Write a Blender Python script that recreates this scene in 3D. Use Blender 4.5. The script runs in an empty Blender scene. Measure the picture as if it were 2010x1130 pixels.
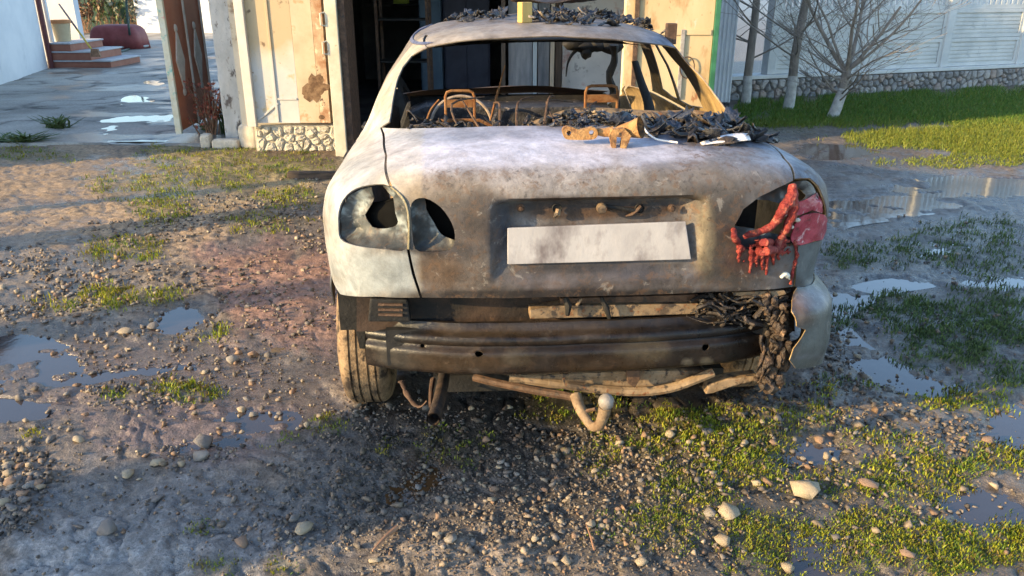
import bpy, bmesh, math, random
import numpy as np
from mathutils import Vector, Matrix
from mathutils.geometry import delaunay_2d_cdt

random.seed(7)
rng = np.random.default_rng(11)
SC = bpy.context.scene
COL = SC.collection
rad = math.radians

# ------------------------------------------------------------------ camera
FPX, CX, CY, PITCH, CAMH = 1550.0, 1005.0, 565.0, rad(21.0), 1.55
cam_data = bpy.data.cameras.new('camera')
cam_data.sensor_width = 36.0
cam_data.lens = 36.0 * FPX / 2010.0
cam_data.clip_start = 0.05
cam_data.clip_end = 2000.0
cam = bpy.data.objects.new('camera', cam_data)
COL.objects.link(cam)
cam.location = (0, 0, CAMH)
cam.rotation_euler = (rad(90) - PITCH, 0, 0)
SC.camera = cam

# ------------------------------------------------------------------ sky, sun, exposure
SUN_EL = rad(15.5)
SUN_AZ = math.atan2(-0.908, -0.419)          # towards the sun: left and behind the camera
world = bpy.data.worlds.new('World')
SC.world = world
world.use_nodes = True
wn = world.node_tree.nodes
wl = world.node_tree.links
wn.clear()
w_out = wn.new('ShaderNodeOutputWorld')
w_bg = wn.new('ShaderNodeBackground')
w_sky = wn.new('ShaderNodeTexSky')
w_sky.sky_type = 'NISHITA'
w_sky.sun_disc = False
w_sky.sun_elevation = SUN_EL
w_sky.sun_rotation = SUN_AZ
w_sky.air_density = 1.0
w_sky.dust_density = 0.6
w_sky.ozone_density = 1.6
w_bg.inputs['Strength'].default_value = 0.15
wl.new(w_sky.outputs['Color'], w_bg.inputs['Color'])
wl.new(w_bg.outputs['Background'], w_out.inputs['Surface'])
sun_data = bpy.data.lights.new('sun', 'SUN')
sun_data.energy = 3.3
sun_data.angle = rad(0.6)
sun_data.color = (1.0, 0.72, 0.36)
sun = bpy.data.objects.new('sun', sun_data)
COL.objects.link(sun)
to_sun = Vector((math.sin(SUN_AZ) * math.cos(SUN_EL), math.cos(SUN_AZ) * math.cos(SUN_EL), math.sin(SUN_EL)))
sun.rotation_euler = to_sun.to_track_quat('Z', 'Y').to_euler()
sun.location = (-20, -10, 10)
SC.view_settings.view_transform = 'Standard'
SC.view_settings.look = 'None'
SC.view_settings.gamma = 1.0
SC.view_settings.use_curve_mapping = False
SC.view_settings.exposure = 1.78
SC.cycles.max_bounces = 6
SC.cycles.use_denoising = True

# ------------------------------------------------------------------ picture to place
cP, sP = math.cos(PITCH), math.sin(PITCH)

def ray(px, py):
    u = (px - CX) / FPX
    v = (CY - py) / FPX
    return np.array([u, cP + v * sP, -sP + v * cP])

def gp(px, py, z=0.0):
    r = ray(px, py)
    t = (CAMH - z) / -r[2]
    return np.array([r[0] * t, r[1] * t, z])

def at(px, py, Y):
    r = ray(px, py)
    t = Y / r[1]
    return np.array([r[0] * t, Y, CAMH + r[2] * t])

def project(P):
    P = np.asarray(P, float)
    x, y, z = P[..., 0], P[..., 1], P[..., 2] - CAMH
    dep = y * cP - z * sP
    up = y * sP + z * cP
    d = np.where(dep > 0.05, dep, np.nan)
    return CX + FPX * x / d, CY - FPX * up / d, dep

# ------------------------------------------------------------------ noise
def _hash(ix, iy, seed):
    n = (ix.astype(np.int64) * 374761393 + iy.astype(np.int64) * 668265263 + seed * 974711) & 0xFFFFFFFF
    n = ((n ^ (n >> 13)) * 1274126177) & 0xFFFFFFFF
    n = ((n ^ (n >> 16)) * 2246822519) & 0xFFFFFFFF
    return ((n ^ (n >> 15)) & 0xFFFFFF) / float(0xFFFFFF)

def vnoise(x, y, seed=0):
    ix, iy = np.floor(x), np.floor(y)
    fx, fy = x - ix, y - iy
    fx = fx * fx * (3 - 2 * fx)
    fy = fy * fy * (3 - 2 * fy)
    a = _hash(ix, iy, seed)
    b = _hash(ix + 1, iy, seed)
    c = _hash(ix, iy + 1, seed)
    d = _hash(ix + 1, iy + 1, seed)
    return (a * (1 - fx) + b * fx) * (1 - fy) + (c * (1 - fx) + d * fx) * fy

def fbm(x, y, scale, octaves=4, seed=0, gain=0.5):
    x = np.asarray(x, float) / scale
    y = np.asarray(y, float) / scale
    s, amp, tot = 0, 1.0, 0
    for o in range(octaves):
        s = s + amp * vnoise(x + o * 17.3, y - o * 9.1, seed + o)
        tot += amp
        amp *= gain
        x, y = x * 2.03, y * 2.03
    return s / tot          # 0..1

def sstep(a, b, x):
    t = np.clip((x - a) / (b - a), 0, 1)
    return t * t * (3 - 2 * t)

# ------------------------------------------------------------------ meshes and objects
def mesh_np(name, V, Fc, smooth=False):
    """V (n,3); Fc (m,k) array with one k, or a list of faces"""
    me = bpy.data.meshes.new(name)
    V = np.asarray(V, np.float32)
    if isinstance(Fc, np.ndarray):
        m, k = Fc.shape
        me.vertices.add(len(V))
        me.vertices.foreach_set('co', V.ravel())
        me.loops.add(m * k)
        me.loops.foreach_set('vertex_index', Fc.astype(np.int32).ravel())
        me.polygons.add(m)
        me.polygons.foreach_set('loop_start', np.arange(0, m * k, k, dtype=np.int32))
        me.update(calc_edges=True)
    else:
        me.from_pydata([tuple(map(float, v)) for v in V], [], [tuple(int(i) for i in f) for f in Fc])
        me.update()
    if smooth:
        me.polygons.foreach_set('use_smooth', np.ones(len(me.polygons), bool))
    return me

def vcol(me, C, name='col'):
    C = np.asarray(C, np.float32)
    if C.shape[1] == 3:
        C = np.hstack([C, np.ones((len(C), 1), np.float32)])
    a = me.color_attributes.new(name, 'FLOAT_COLOR', 'POINT')
    a.data.foreach_set('color', C.ravel())

def tag(o, label=None, cat=None, group=None, kind=None):
    if label: o['label'] = label
    if cat: o['category'] = cat
    if group: o['group'] = group
    if kind: o['kind'] = kind
    return o

def obj(name, me, mat=None, parent=None, loc=None, rot=None, scale=None):
    o = bpy.data.objects.new(name, me)
    COL.objects.link(o)
    if mat is not None and me is not None:
        for m in (mat if isinstance(mat, (list, tuple)) else [mat]):
            me.materials.append(m)
    if parent is not None: o.parent = parent
    if loc is not None: o.location = [float(c) for c in loc]
    if rot is not None: o.rotation_euler = rot
    if scale is not None: o.scale = scale
    return o

def inst(name, me, parent=None, loc=None, rot=None, scale=None):
    return obj(name, me, None, parent, loc, rot, scale)

def empty(name, loc, rz=0.0):
    o = bpy.data.objects.new(name, None)
    o.empty_display_size = 0.1
    COL.objects.link(o)
    o.location = [float(c) for c in loc]
    o.rotation_euler = (0, 0, rz)
    return o

class MB:
    """collects shapes that become ONE mesh"""
    def __init__(self):
        self.v, self.f = [], []
    def add(self, V, Fc):
        b = len(self.v)
        self.v += [tuple(map(float, p)) for p in V]
        self.f += [tuple(int(i) + b for i in f) for f in Fc]
        return self
    def box(self, x0, x1, y0, y1, z0, z1, M=None):
        V = [(x0, y0, z0), (x1, y0, z0), (x1, y1, z0), (x0, y1, z0), (x0, y0, z1), (x1, y0, z1), (x1, y1, z1), (x0, y1, z1)]
        if M is not None: V = [tuple(M @ Vector(p)) for p in V]
        return self.add(V, [(0, 3, 2, 1), (4, 5, 6, 7), (0, 1, 5, 4), (1, 2, 6, 5), (2, 3, 7, 6), (3, 0, 4, 7)])
    def tube(self, pts, r, seg=8, cap=True, flat=1.0):
        pts = [Vector([float(c) for c in p]) for p in pts]
        n = len(pts)
        rs = r if isinstance(r, (list, tuple, np.ndarray)) else [r] * n
        V, Fc = [], []
        prev = None
        for i, p in enumerate(pts):
            t = (pts[min(i + 1, n - 1)] - pts[max(i - 1, 0)])
            if t.length < 1e-9: t = Vector((0, 0, 1))
            t.normalize()
            if prev is None:
                a = Vector((0, 0, 1)) if abs(t.z) < 0.9 else Vector((1, 0, 0))
                nx = t.cross(a).normalized()
            else:
                nx = (prev - t * prev.dot(t))
                nx = nx.normalized() if nx.length > 1e-6 else t.orthogonal().normalized()
            prev = nx
            ny = t.cross(nx)
            for k in range(seg):
                an = 2 * math.pi * k / seg
                V.append(p + nx * math.cos(an) * rs[i] + ny * math.sin(an) * rs[i] * flat)
        for i in range(n - 1):
            for k in range(seg):
                k2 = (k + 1) % seg
                Fc.append((i * seg + k, i * seg + k2, (i + 1) * seg + k2, (i + 1) * seg + k))
        if cap:
            Fc.append(tuple(range(seg - 1, -1, -1)))
            Fc.append(tuple((n - 1) * seg + k for k in range(seg)))
        return self.add(V, Fc)
    def lathe(self, prof, seg=24, M=None):
        V, Fc = [], []
        for (r, z) in prof:
            for k in range(seg):
                an = 2 * math.pi * k / seg
                p = Vector((r * math.cos(an), r * math.sin(an), z))
                V.append(tuple(M @ p) if M is not None else tuple(p))
        for i in range(len(prof) - 1):
            for k in range(seg):
                k2 = (k + 1) % seg
                Fc.append((i * seg + k, i * seg + k2, (i + 1) * seg + k2, (i + 1) * seg + k))
        return self.add(V, Fc)
    def prism(self, poly, y0, y1, M=None):
        """polygon in x,z pushed from y0 to y1"""
        n = len(poly)
        V = [(x, y0, z) for x, z in poly] + [(x, y1, z) for x, z in poly]
        if M is not None: V = [tuple(M @ Vector(p)) for p in V]
        Fc = [tuple(range(n)), tuple(range(2 * n - 1, n - 1, -1))]
        Fc += [(i, (i + 1) % n + 0, (i + 1) % n + n, i + n) for i in range(n)]
        return self.add(V, [tuple(f) for f in Fc])
    def build(self, name, mat, parent=None, smooth=False, bevel=0.0, loc=None, rot=None):
        me = mesh_np(name, np.array(self.v), self.f, smooth)
        if bevel > 0:
            bm = bmesh.new()
            bm.from_mesh(me)
            bmesh.ops.recalc_face_normals(bm, faces=bm.faces)
            ed = [e for e in bm.edges if len(e.link_faces) == 2 and e.calc_face_angle(0) > 0.6]
            bmesh.ops.bevel(bm, geom=ed, offset=bevel, segments=2, profile=0.6, affect='EDGES')
            bm.to_mesh(me)
            bm.free()
        else:
            bm = bmesh.new()
            bm.from_mesh(me)
            bmesh.ops.recalc_face_normals(bm, faces=bm.faces)
            bm.to_mesh(me)
            bm.free()
        if smooth:
            me.polygons.foreach_set('use_smooth', np.ones(len(me.polygons), bool))
            try: me.set_sharp_from_angle(angle=rad(40))
            except Exception: pass
        return obj(name, me, mat, parent, loc, rot)

# ------------------------------------------------------------------ materials
def mat(name, c1, c2=None, scale=8.0, rough=0.8, rough2=None, metallic=0.0, bump=0.3, bscale=None, detail=6.0,
        attr=None, spots=None, spec=0.4, lo=0.38, hi=0.62, vec='Object', stretch=None, bdist=0.01):
    m = bpy.data.materials.new(name)
    m.use_nodes = True
    N, L = m.node_tree.nodes, m.node_tree.links
    b = N['Principled BSDF']
    b.inputs['Metallic'].default_value = metallic
    b.inputs['Specular IOR Level'].default_value = spec
    tc = N.new('ShaderNodeTexCoord')
    src = tc.outputs[vec]
    if stretch:
        mp = N.new('ShaderNodeMapping')
        mp.inputs['Scale'].default_value = stretch
        L.new(src, mp.inputs['Vector'])
        src = mp.outputs['Vector']
    def noise(sc, det=detail, ro=0.6):
        t = N.new('ShaderNodeTexNoise')
        t.inputs['Scale'].default_value = sc
        t.inputs['Detail'].default_value = det
        t.inputs['Roughness'].default_value = ro
        L.new(src, t.inputs['Vector'])
        return t
    def ramp(fac, a, bb, ca=(0, 0, 0, 1), cb=(1, 1, 1, 1)):
        r = N.new('ShaderNodeValToRGB')
        r.color_ramp.elements[0].position = a
        r.color_ramp.elements[1].position = bb
        r.color_ramp.elements[0].color = ca
        r.color_ramp.elements[1].color = cb
        L.new(fac, r.inputs['Fac'])
        return r
    def mix(fac, a, bb, mode='MIX'):
        x = N.new('ShaderNodeMix')
        x.data_type = 'RGBA'
        x.blend_type = mode
        for s, val in ((x.inputs['Factor'], fac), (x.inputs['A'], a), (x.inputs['B'], bb)):
            if isinstance(val, (int, float)): s.default_value = val
            elif isinstance(val, tuple): s.default_value = (*val[:3], 1)
            else: L.new(val, s)
        return x.outputs['Result']
    n1 = noise(scale)
    f1 = ramp(n1.outputs['Fac'], lo, hi).outputs['Color']
    if attr:
        a = N.new('ShaderNodeAttribute')
        a.attribute_name = attr
        dark = mix(1.0, a.outputs['Color'], c1, 'MULTIPLY')
        lite = mix(1.0, a.outputs['Color'], c2 or (1, 1, 1), 'MULTIPLY')
        col = mix(f1, dark, lite)
    else:
        col = mix(f1, c1, c2 or c1)
    for (sc, a0, a1, c) in (spots or []):
        t = noise(sc, 5.0, 0.65)
        col = mix(ramp(t.outputs['Fac'], a0, a1).outputs['Color'], col, c)
    L.new(col, b.inputs['Base Color'])
    if rough2 is not None:
        mr = N.new('ShaderNodeMapRange')
        mr.inputs['To Min'].default_value = rough
        mr.inputs['To Max'].default_value = rough2
        L.new(f1, mr.inputs['Value'])
        L.new(mr.outputs['Result'], b.inputs['Roughness'])
    else:
        b.inputs['Roughness'].default_value = rough
    if bump > 0:
        nb = noise(bscale or scale * 4)
        bp = N.new('ShaderNodeBump')
        bp.inputs['Strength'].default_value = bump
        bp.inputs['Distance'].default_value = bdist
        L.new(nb.outputs['Fac'], bp.inputs['Height'])
        L.new(bp.outputs['Normal'], b.inputs['Normal'])
    return m

# ------------------------------------------------------------------ generic panel: outline + holes cut out of a curved surface
def poly_inside(poly, P):
    x, y = P[:, 0], P[:, 1]
    ins = np.zeros(len(P), bool)
    n = len(poly)
    for i in range(n):
        x0, y0 = poly[i]
        x1, y1 = poly[(i + 1) % n]
        c = (y0 > y) != (y1 > y)
        with np.errstate(divide='ignore', invalid='ignore'):
            xi = (x1 - x0) * (y - y0) / (y1 - y0) + x0
        ins ^= c & (x < xi)
    return ins

def poly_dist(poly, P):
    """distance to a polygon's outline"""
    d = np.full(len(P), 1e9)
    n = len(poly)
    for i in range(n):
        a = np.array(poly[i], float)
        b = np.array(poly[(i + 1) % n], float)
        ab = b - a
        L2 = max(ab @ ab, 1e-12)
        t = np.clip(((P - a) @ ab) / L2, 0, 1)
        q = a + t[:, None] * ab
        d = np.minimum(d, np.hypot(P[:, 0] - q[:, 0], P[:, 1] - q[:, 1]))
    return d

def smooth_loop(pts, n=None, closed=True):
    """Catmull-Rom through points"""
    pts = [np.array(p, float) for p in pts]
    out = []
    m = len(pts)
    k = n or 4
    rng_i = range(m) if closed else range(m - 1)
    for i in rng_i:
        if closed:
            p0, p1, p2, p3 = pts[(i - 1) % m], pts[i], pts[(i + 1) % m], pts[(i + 2) % m]
        else:
            p0, p1, p2, p3 = pts[max(i - 1, 0)], pts[i], pts[i + 1], pts[min(i + 2, m - 1)]
        for j in range(k):
            t = j / k
            out.append(0.5 * (2 * p1 + (p2 - p0) * t + (2 * p0 - 5 * p1 + 4 * p2 - p3) * t * t + (3 * p1 - p0 - 3 * p2 + p3) * t ** 3))
    if not closed: out.append(pts[-1])
    return out

def triangulate(outline, holes, spacing, metric=(1.0, 1.0)):
    sx, sy = metric
    loops = [np.array(outline, float) * [sx, sy]] + [np.array(h, float) * [sx, sy] for h in holes]
    V, E = [], []
    for lp in loops:
        res = []
        n = len(lp)
        for i in range(n):
            a, b = lp[i], lp[(i + 1) % n]
            k = max(1, int(np.hypot(*(b - a)) / spacing))
            for j in range(k): res.append(a + (b - a) * j / k)
        b0 = len(V)
        V += res
        E += [(b0 + i, b0 + (i + 1) % len(res)) for i in range(len(res))]
    o = loops[0]
    gx = np.arange(o[:, 0].min(), o[:, 0].max(), spacing)
    gy = np.arange(o[:, 1].min(), o[:, 1].max(), spacing)
    G = np.array(np.meshgrid(gx, gy)).reshape(2, -1).T
    G = G + ((np.round(G[:, 1:2] / spacing) % 2) * spacing * 0.5) * [1, 0]
    keep = poly_inside(loops[0], G)
    for h in loops[1:]: keep &= ~poly_inside(h, G)
    G = G[keep]
    dm = np.full(len(G), 1e9)
    for lp in loops: dm = np.minimum(dm, poly_dist(lp, G))
    G = G[dm > spacing * 0.45]
    allv = [Vector((float(p[0]), float(p[1]))) for p in V] + [Vector((float(p[0]), float(p[1]))) for p in G]
    r = delaunay_2d_cdt(allv, E, [], 0, 1e-7)
    ov = np.array([(p.x, p.y) for p in r[0]])
    of = np.array([f for f in r[2] if len(f) == 3])
    cen = ov[of].mean(axis=1)
    k = poly_inside(loops[0], cen)
    for h in loops[1:]: k &= ~poly_inside(h, cen)
    of = of[k]
    return ov / [sx, sy], of

def blobs(C, X, Y, lst, wob=0.0, seed=3):
    """lay soft-edged stains (cx, cy, rx, ry, colour, strength) over colours"""
    n = fbm(X, Y, 45.0, 4, seed) - 0.5
    n2 = fbm(X, Y, 13.0, 3, seed + 5) - 0.5
    for (cx, cy, rx, ry, c, s) in lst:
        d = np.sqrt(((X - cx) / rx) ** 2 + ((Y - cy) / ry) ** 2)
        d = d + n * 1.1 * wob + n2 * 0.5 * wob
        a = (s * (1 - sstep(0.55, 1.15, d)))[:, None]
        a = np.nan_to_num(a)
        C = C * (1 - a) + np.array(c, float) * a
    return C

# ================================================================== GROUND
# puddles: outlines traced in the photograph, laid on the ground plane
PUD_PX = [
    ('puddle', [(-120, 640), (60, 640), (180, 655), (300, 668), (420, 676), (520, 684), (600, 690), (690, 688), (680, 712), (640, 728), (585, 742), (600, 775), (640, 792), (560, 800), (500, 780), (430, 748), (330, 742), (220, 752), (150, 772), (110, 815), (40, 845), (-120, 870)], 0.024),
    ('puddle', [(268, 640), (300, 612), (345, 594), (402, 606), (396, 630), (356, 654), (300, 656)], 0.02),
    ('puddle', [(500, 671), (560, 676), (640, 674), (690, 672), (690, 692), (600, 690), (540, 686)], 0.03),
    ('puddle', [(400, 838), (470, 806), (560, 812), (560, 838), (470, 868), (400, 880), (330, 892), (340, 868)], 0.02),
    ('puddle', [(776, 960), (800, 922), (838, 902), (870, 905), (868, 935), (830, 962), (795, 982)], 0.022),
    ('puddle', [(1560, 895), (1575, 866), (1640, 868), (1655, 890), (1625, 908), (1580, 914)], 0.02),
    ('puddle', [(1872, 985), (1890, 958), (1950, 965), (1985, 1000), (1970, 1036), (1915, 1028)], 0.022),
    ('puddle', [(1560, 1075), (1590, 1040), (1625, 1060), (1620, 1105), (1585, 1125)], 0.018),
    ('puddle', [(1632, 590), (1680, 562), (1760, 548), (1840, 546), (1830, 566), (1770, 576), (1730, 594), (1690, 622), (1705, 660), (1760, 700), (1830, 728), (1890, 752), (1830, 768), (1740, 748), (1680, 716), (1650, 660), (1632, 630)], 0.022),
    ('puddle', [(1612, 420), (1640, 396), (1740, 385), (1830, 388), (1885, 402), (1820, 418), (1750, 428), (1680, 440), (1625, 455)], 0.03),
    ('puddle', [(1760, 372), (1800, 352), (1900, 345), (2080, 352), (2080, 372), (1960, 384), (1830, 384)], 0.03),
    ('puddle', [(1925, 842), (1950, 806), (2080, 800), (2080, 860), (1990, 868)], 0.022),
    ('puddle', [(1900, 556), (1950, 546), (2060, 548), (2060, 562), (1960, 568)], 0.02),
    ('puddle', [(1560, 300), (1590, 282), (1690, 284), (1740, 296), (1680, 312), (1600, 312)], 0.022),
    ('puddle', [(1790, 486), (1830, 474), (1890, 482), (1870, 498), (1810, 502)], 0.02),
]
PUDDLES = []
for nm, px, dep in PUD_PX:
    w = [gp(*p)[:2] for p in px]
    PUDDLES.append((nm, [tuple(p) for p in w], dep))
WATER_Z = -0.010

def H(x, y):
    """height of the bare ground"""
    x = np.asarray(x, float)
    y = np.asarray(y, float)
    r = np.hypot(x, y)
    h = 0.030 * fbm(x, y, 0.9, 3, 21) + 0.020 * fbm(x, y, 0.16, 3, 31) + 0.011 * fbm(x, y, 0.045, 3, 41)
    rg = np.abs(fbm(x + 0.3 * fbm(x, y, 0.3, 2, 7), y, 0.11, 3, 51) - 0.5)
    h = h - 0.012 * np.exp(-rg * 18)
    h = (h - 0.025) * (1 - sstep(9, 16, r)) + 0.002
    # wheel ruts left of the car
    rut = np.exp(-((x + 2.35 + 0.12 * (y - 3)) / 0.22) ** 2)
    h = h - 0.010 * rut * sstep(1.5, 2.5, y) * (1 - sstep(4, 5.5, y))
    P = np.stack([x.ravel(), y.ravel()], 1)
    flat = h.ravel().copy()
    wob = (fbm(P[:, 0] * .7, P[:, 1], 0.16, 5, 61, .6) - 0.5) * 0.26
    for nm, poly, dep in PUDDLES:
        pa = np.array(poly)
        mg = 0.4
        sel = np.where((P[:, 0] > pa[:, 0].min() - mg) & (P[:, 0] < pa[:, 0].max() + mg) & (P[:, 1] > pa[:, 1].min() - mg) & (P[:, 1] < pa[:, 1].max() + mg))[0]
        if len(sel) == 0: continue
        Q = P[sel]
        d = poly_dist(poly, Q)
        ins = poly_inside(poly, Q)
        sd = np.where(ins, d, -d) + wob[sel] * min(1.0, dep * 40)
        k = sstep(-0.10, 0.07, sd)
        low = -0.010 - dep + 0.9 * (flat[sel] + 0.0)
        low = np.minimum(low, -0.0115)
        isl = sstep(0.50 + .07 * (pa[:, 0].mean() > .8), 0.62 + .07 * (pa[:, 0].mean() > .8), fbm(Q[:, 0] * 0.55, Q[:, 1], 0.17, 4, 77))
        low = low + isl * (dep + 0.004)
        flat[sel] = flat[sel] * (1 - k) + low * k
        ring = sstep(-0.35, -0.05, sd) * (1 - k)
        flat[sel] = np.where(ring > 0, np.maximum(flat[sel], WATER_Z + 0.003 * (1 - k)), flat[sel])
    h = flat.reshape(h.shape)
    return h * (1 - sstep(25, 60, r))

# zones, traced as soft blobs in the photograph: (cx, cy, rx, ry, weight)
GRASS_Z = [
    (1400, 840, 150, 42, .95), (1470, 905, 120, 70, .8), (1350, 960, 110, 60, .7), (1270, 870, 70, 40, .6), (1560, 830, 90, 35, .6),
    (1300, 1040, 120, 60, .55), (1500, 1060, 120, 70, .75), (1720, 1060, 150, 70, .9), (1800, 935, 130, 50, .8), (1640, 950, 100, 45, .5),
    (1860, 1080, 130, 60, .85), (1960, 900, 80, 40, .7), (1990, 1060, 80, 60, .8), (1740, 860, 80, 30, .55), (1900, 790, 110, 32, .7), (1985, 745, 60, 40, .7),
    (1780, 610, 130, 38, .8), (1880, 660, 150, 50, .85), (1960, 620, 110, 50, .7), (1700, 505, 80, 32, .8), (1800, 500, 150, 38, .6), (1900, 480, 120, 40, .55),
    (1960, 520, 90, 30, .6), (1860, 700, 110, 25, .7), (1660, 620, 40, 25, .7), (1640, 760, 60, 25, .5), (1930, 440, 120, 22, .4),
    (480, 330, 190, 36, .8), (350, 300, 110, 20, .6), (270, 360, 110, 32, .55), (330, 405, 90, 36, .85), (580, 390, 90, 26, .7), (520, 440, 130, 28, .5),
    (590, 330, 70, 24, .6), (420, 290, 120, 16, .7), (60, 305, 130, 16, .75), (250, 488, 90, 26, .7), (240, 585, 130, 26, .75), (120, 600, 90, 16, .4), (360, 770, 65, 32, .7), (240, 775, 40, 12, .5),
    (430, 655, 40, 16, .6), (640, 830, 60, 30, .45), (560, 870, 40, 20, .3), (1190, 890, 60, 40, .45), (1120, 800, 120, 40, .35),
    (60, 850, 30, 10, .3), (395, 1035, 14, 12, .6), (560, 1115, 40, 20, .5), (420, 1110, 40, 20, .5), (1080, 1060, 25, 16, .5), (890, 880, 120, 40, .3),
]
LAWN_Z = [(1960, 215, 560, 42, 1.0), (1620, 225, 140, 22, .9), (1870, 272, 230, 24, .95), (2060, 282, 200, 40, .95), (1560, 240, 90, 14, .7), (1900, 318, 180, 12, .3)]
GRAVEL_Z = [
    (480, 420, 200, 42, 1.0), (600, 370, 80, 26, .9), (290, 455, 110, 32, .9), (60, 520, 110, 36, .9), (150, 560, 130, 30, .7), (240, 540, 160, 30, .7), (60, 610, 80, 22, .6),
    (160, 600, 140, 26, .5), (40, 945, 80, 70, 1.0), (20, 1010, 60, 40, .9), (950, 880, 330, 70, 1.0), (880, 970, 330, 110, .95), (1080, 980, 260, 150, 1.0),
    (1250, 930, 250, 120, .8), (1000, 1080, 330, 70, .7), (1250, 1080, 260, 60, .8), (760, 820, 120, 40, 1.0), (1500, 800, 160, 50, .8), (1640, 820, 160, 60, .8),
    (1800, 870, 160, 60, .55), (1560, 940, 150, 60, .45), (620, 1050, 150, 60, .5), (740, 930, 140, 60, .9), (560, 630, 110, 50, .35), (480, 560, 160, 60, .4), (430, 720, 200, 60, .25),
    (300, 700, 300, 90, .18), (1760, 1000, 200, 100, .3), (620, 480, 60, 30, .8), (250, 780, 120, 36, .5), (380, 890, 80, 30, .5), (520, 1000, 260, 70, .25), (1650, 700, 60, 60, .5), (1700, 760, 90, 30, .6)]

WET_Z = [(1760, 560, 330, 170, .9), (1700, 720, 170, 90, .9), (1850, 390, 330, 70, .85), (1640, 320, 160, 50, .8), (1950, 840, 140, 70, .8), (1640, 960, 200, 130, .6), (1850, 1000, 160, 90, .6), (180, 700, 460, 80, .9), (470, 720, 260, 90, .8), (380, 850, 300, 70, .7), (140, 830, 220, 60, .7), (560, 600, 160, 60, .5), (170, 1080, 260, 70, .55), (830, 940, 80, 60, .8)]

def zone(lst, PX, PY, seed, wob=0.9):
    n = fbm(PX * 1.0, PY * 1.7, 42.0, 4, seed) - 0.5
    w = np.zeros_like(PX)
    for (cx, cy, rx, ry, s) in lst:
        d = np.sqrt(((PX - cx) / rx) ** 2 + ((PY - cy) / ry) ** 2) + n * wob
        w = np.maximum(w, s * (1 - sstep(0.55, 1.15, d)))
    return np.nan_to_num(w)

def ground_col(x, y, h):
    PX, PY, dep = project(np.stack([x, y, 0 * x], 1))
    PX = np.where(dep > 0.3, PX, -9e3)
    PY = np.where(dep > 0.3, PY, 9e3)
    C = np.tile(np.array([0.17, 0.135, 0.105]), (len(x), 1))
    brown, red, grey, dark = (0.33, 0.235, 0.15), (0.235, 0.140, 0.105), (0.175, 0.165, 0.16), (0.085, 0.072, 0.062)
    C = blobs(C, PX, PY, [
        (150, 380, 420, 150, brown, 1.0), (480, 330, 260, 70, (0.30, 0.23, 0.12), .8), (100, 560, 300, 90, (0.25, 0.20, 0.15), .8),
        (560, 560, 190, 110, red, 1.0), (600, 640, 160, 60, red, .9), (300, 760, 360, 90, (0.21, 0.155, 0.13), .8), (420, 850, 240, 70, (0.2, 0.14, 0.125), .8),
        (330, 1030, 420, 120, grey, 1.0), (170, 1090, 220, 80, (0.27, 0.265, 0.26), .9), (640, 960, 160, 110, (0.12, 0.115, 0.11), .8),
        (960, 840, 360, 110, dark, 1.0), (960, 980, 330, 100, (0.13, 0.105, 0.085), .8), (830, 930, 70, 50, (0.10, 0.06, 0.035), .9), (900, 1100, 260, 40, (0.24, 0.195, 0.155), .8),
        (1400, 980, 420, 190, (0.115, 0.095, 0.075), .9), (1850, 560, 330, 200, (0.135, 0.125, 0.115), .9), (1800, 400, 300, 80, (0.155, 0.14, 0.125), .9),
        (1660, 310, 140, 40, (0.10, 0.085, 0.075), .9), (590, 300, 110, 30, (0.13, 0.09, 0.065), .9), (1500, 250, 160, 20, (0.18, 0.14, 0.09), .8),
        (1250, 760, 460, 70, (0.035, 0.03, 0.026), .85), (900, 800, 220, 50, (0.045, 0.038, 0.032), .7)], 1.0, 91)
    g = zone(GRASS_Z, PX, PY, 5)[:, None] * 0.55
    C = C * (1 - g) + np.array([0.085, 0.085, 0.03]) * g
    g = zone(LAWN_Z, PX, PY, 6)[:, None] * 0.8
    C = C * (1 - g) + np.array([0.06, 0.09, 0.028]) * g
    n = fbm(x, y, 0.35, 5, 15)
    n2 = fbm(x, y, 0.05, 3, 16)
    C = C * (0.62 + 0.5 * n + 0.32 * n2)[:, None]
    wet = 1 - sstep(-0.008, 0.012, h)
    damp = sstep(0.40, 0.58, fbm(x, y, 0.8, 4, 19)) * np.where((PX > -60) & (PX < 2080) & (PY < 1200), .62, .3) * np.where(np.isfinite(PY) & (PY > 430), 1, 0.35)
    wz = zone(WET_Z, PX, PY, 33, 1.2) * sstep(.30, .55, fbm(x * .8, y, .22, 4, 34))
    wet = np.clip(np.maximum(np.maximum(wet, damp), wz), 0, 1)
    C = C * (1 - 0.45 * wet[:, None])
    return np.hstack([C, wet[:, None]])

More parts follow.
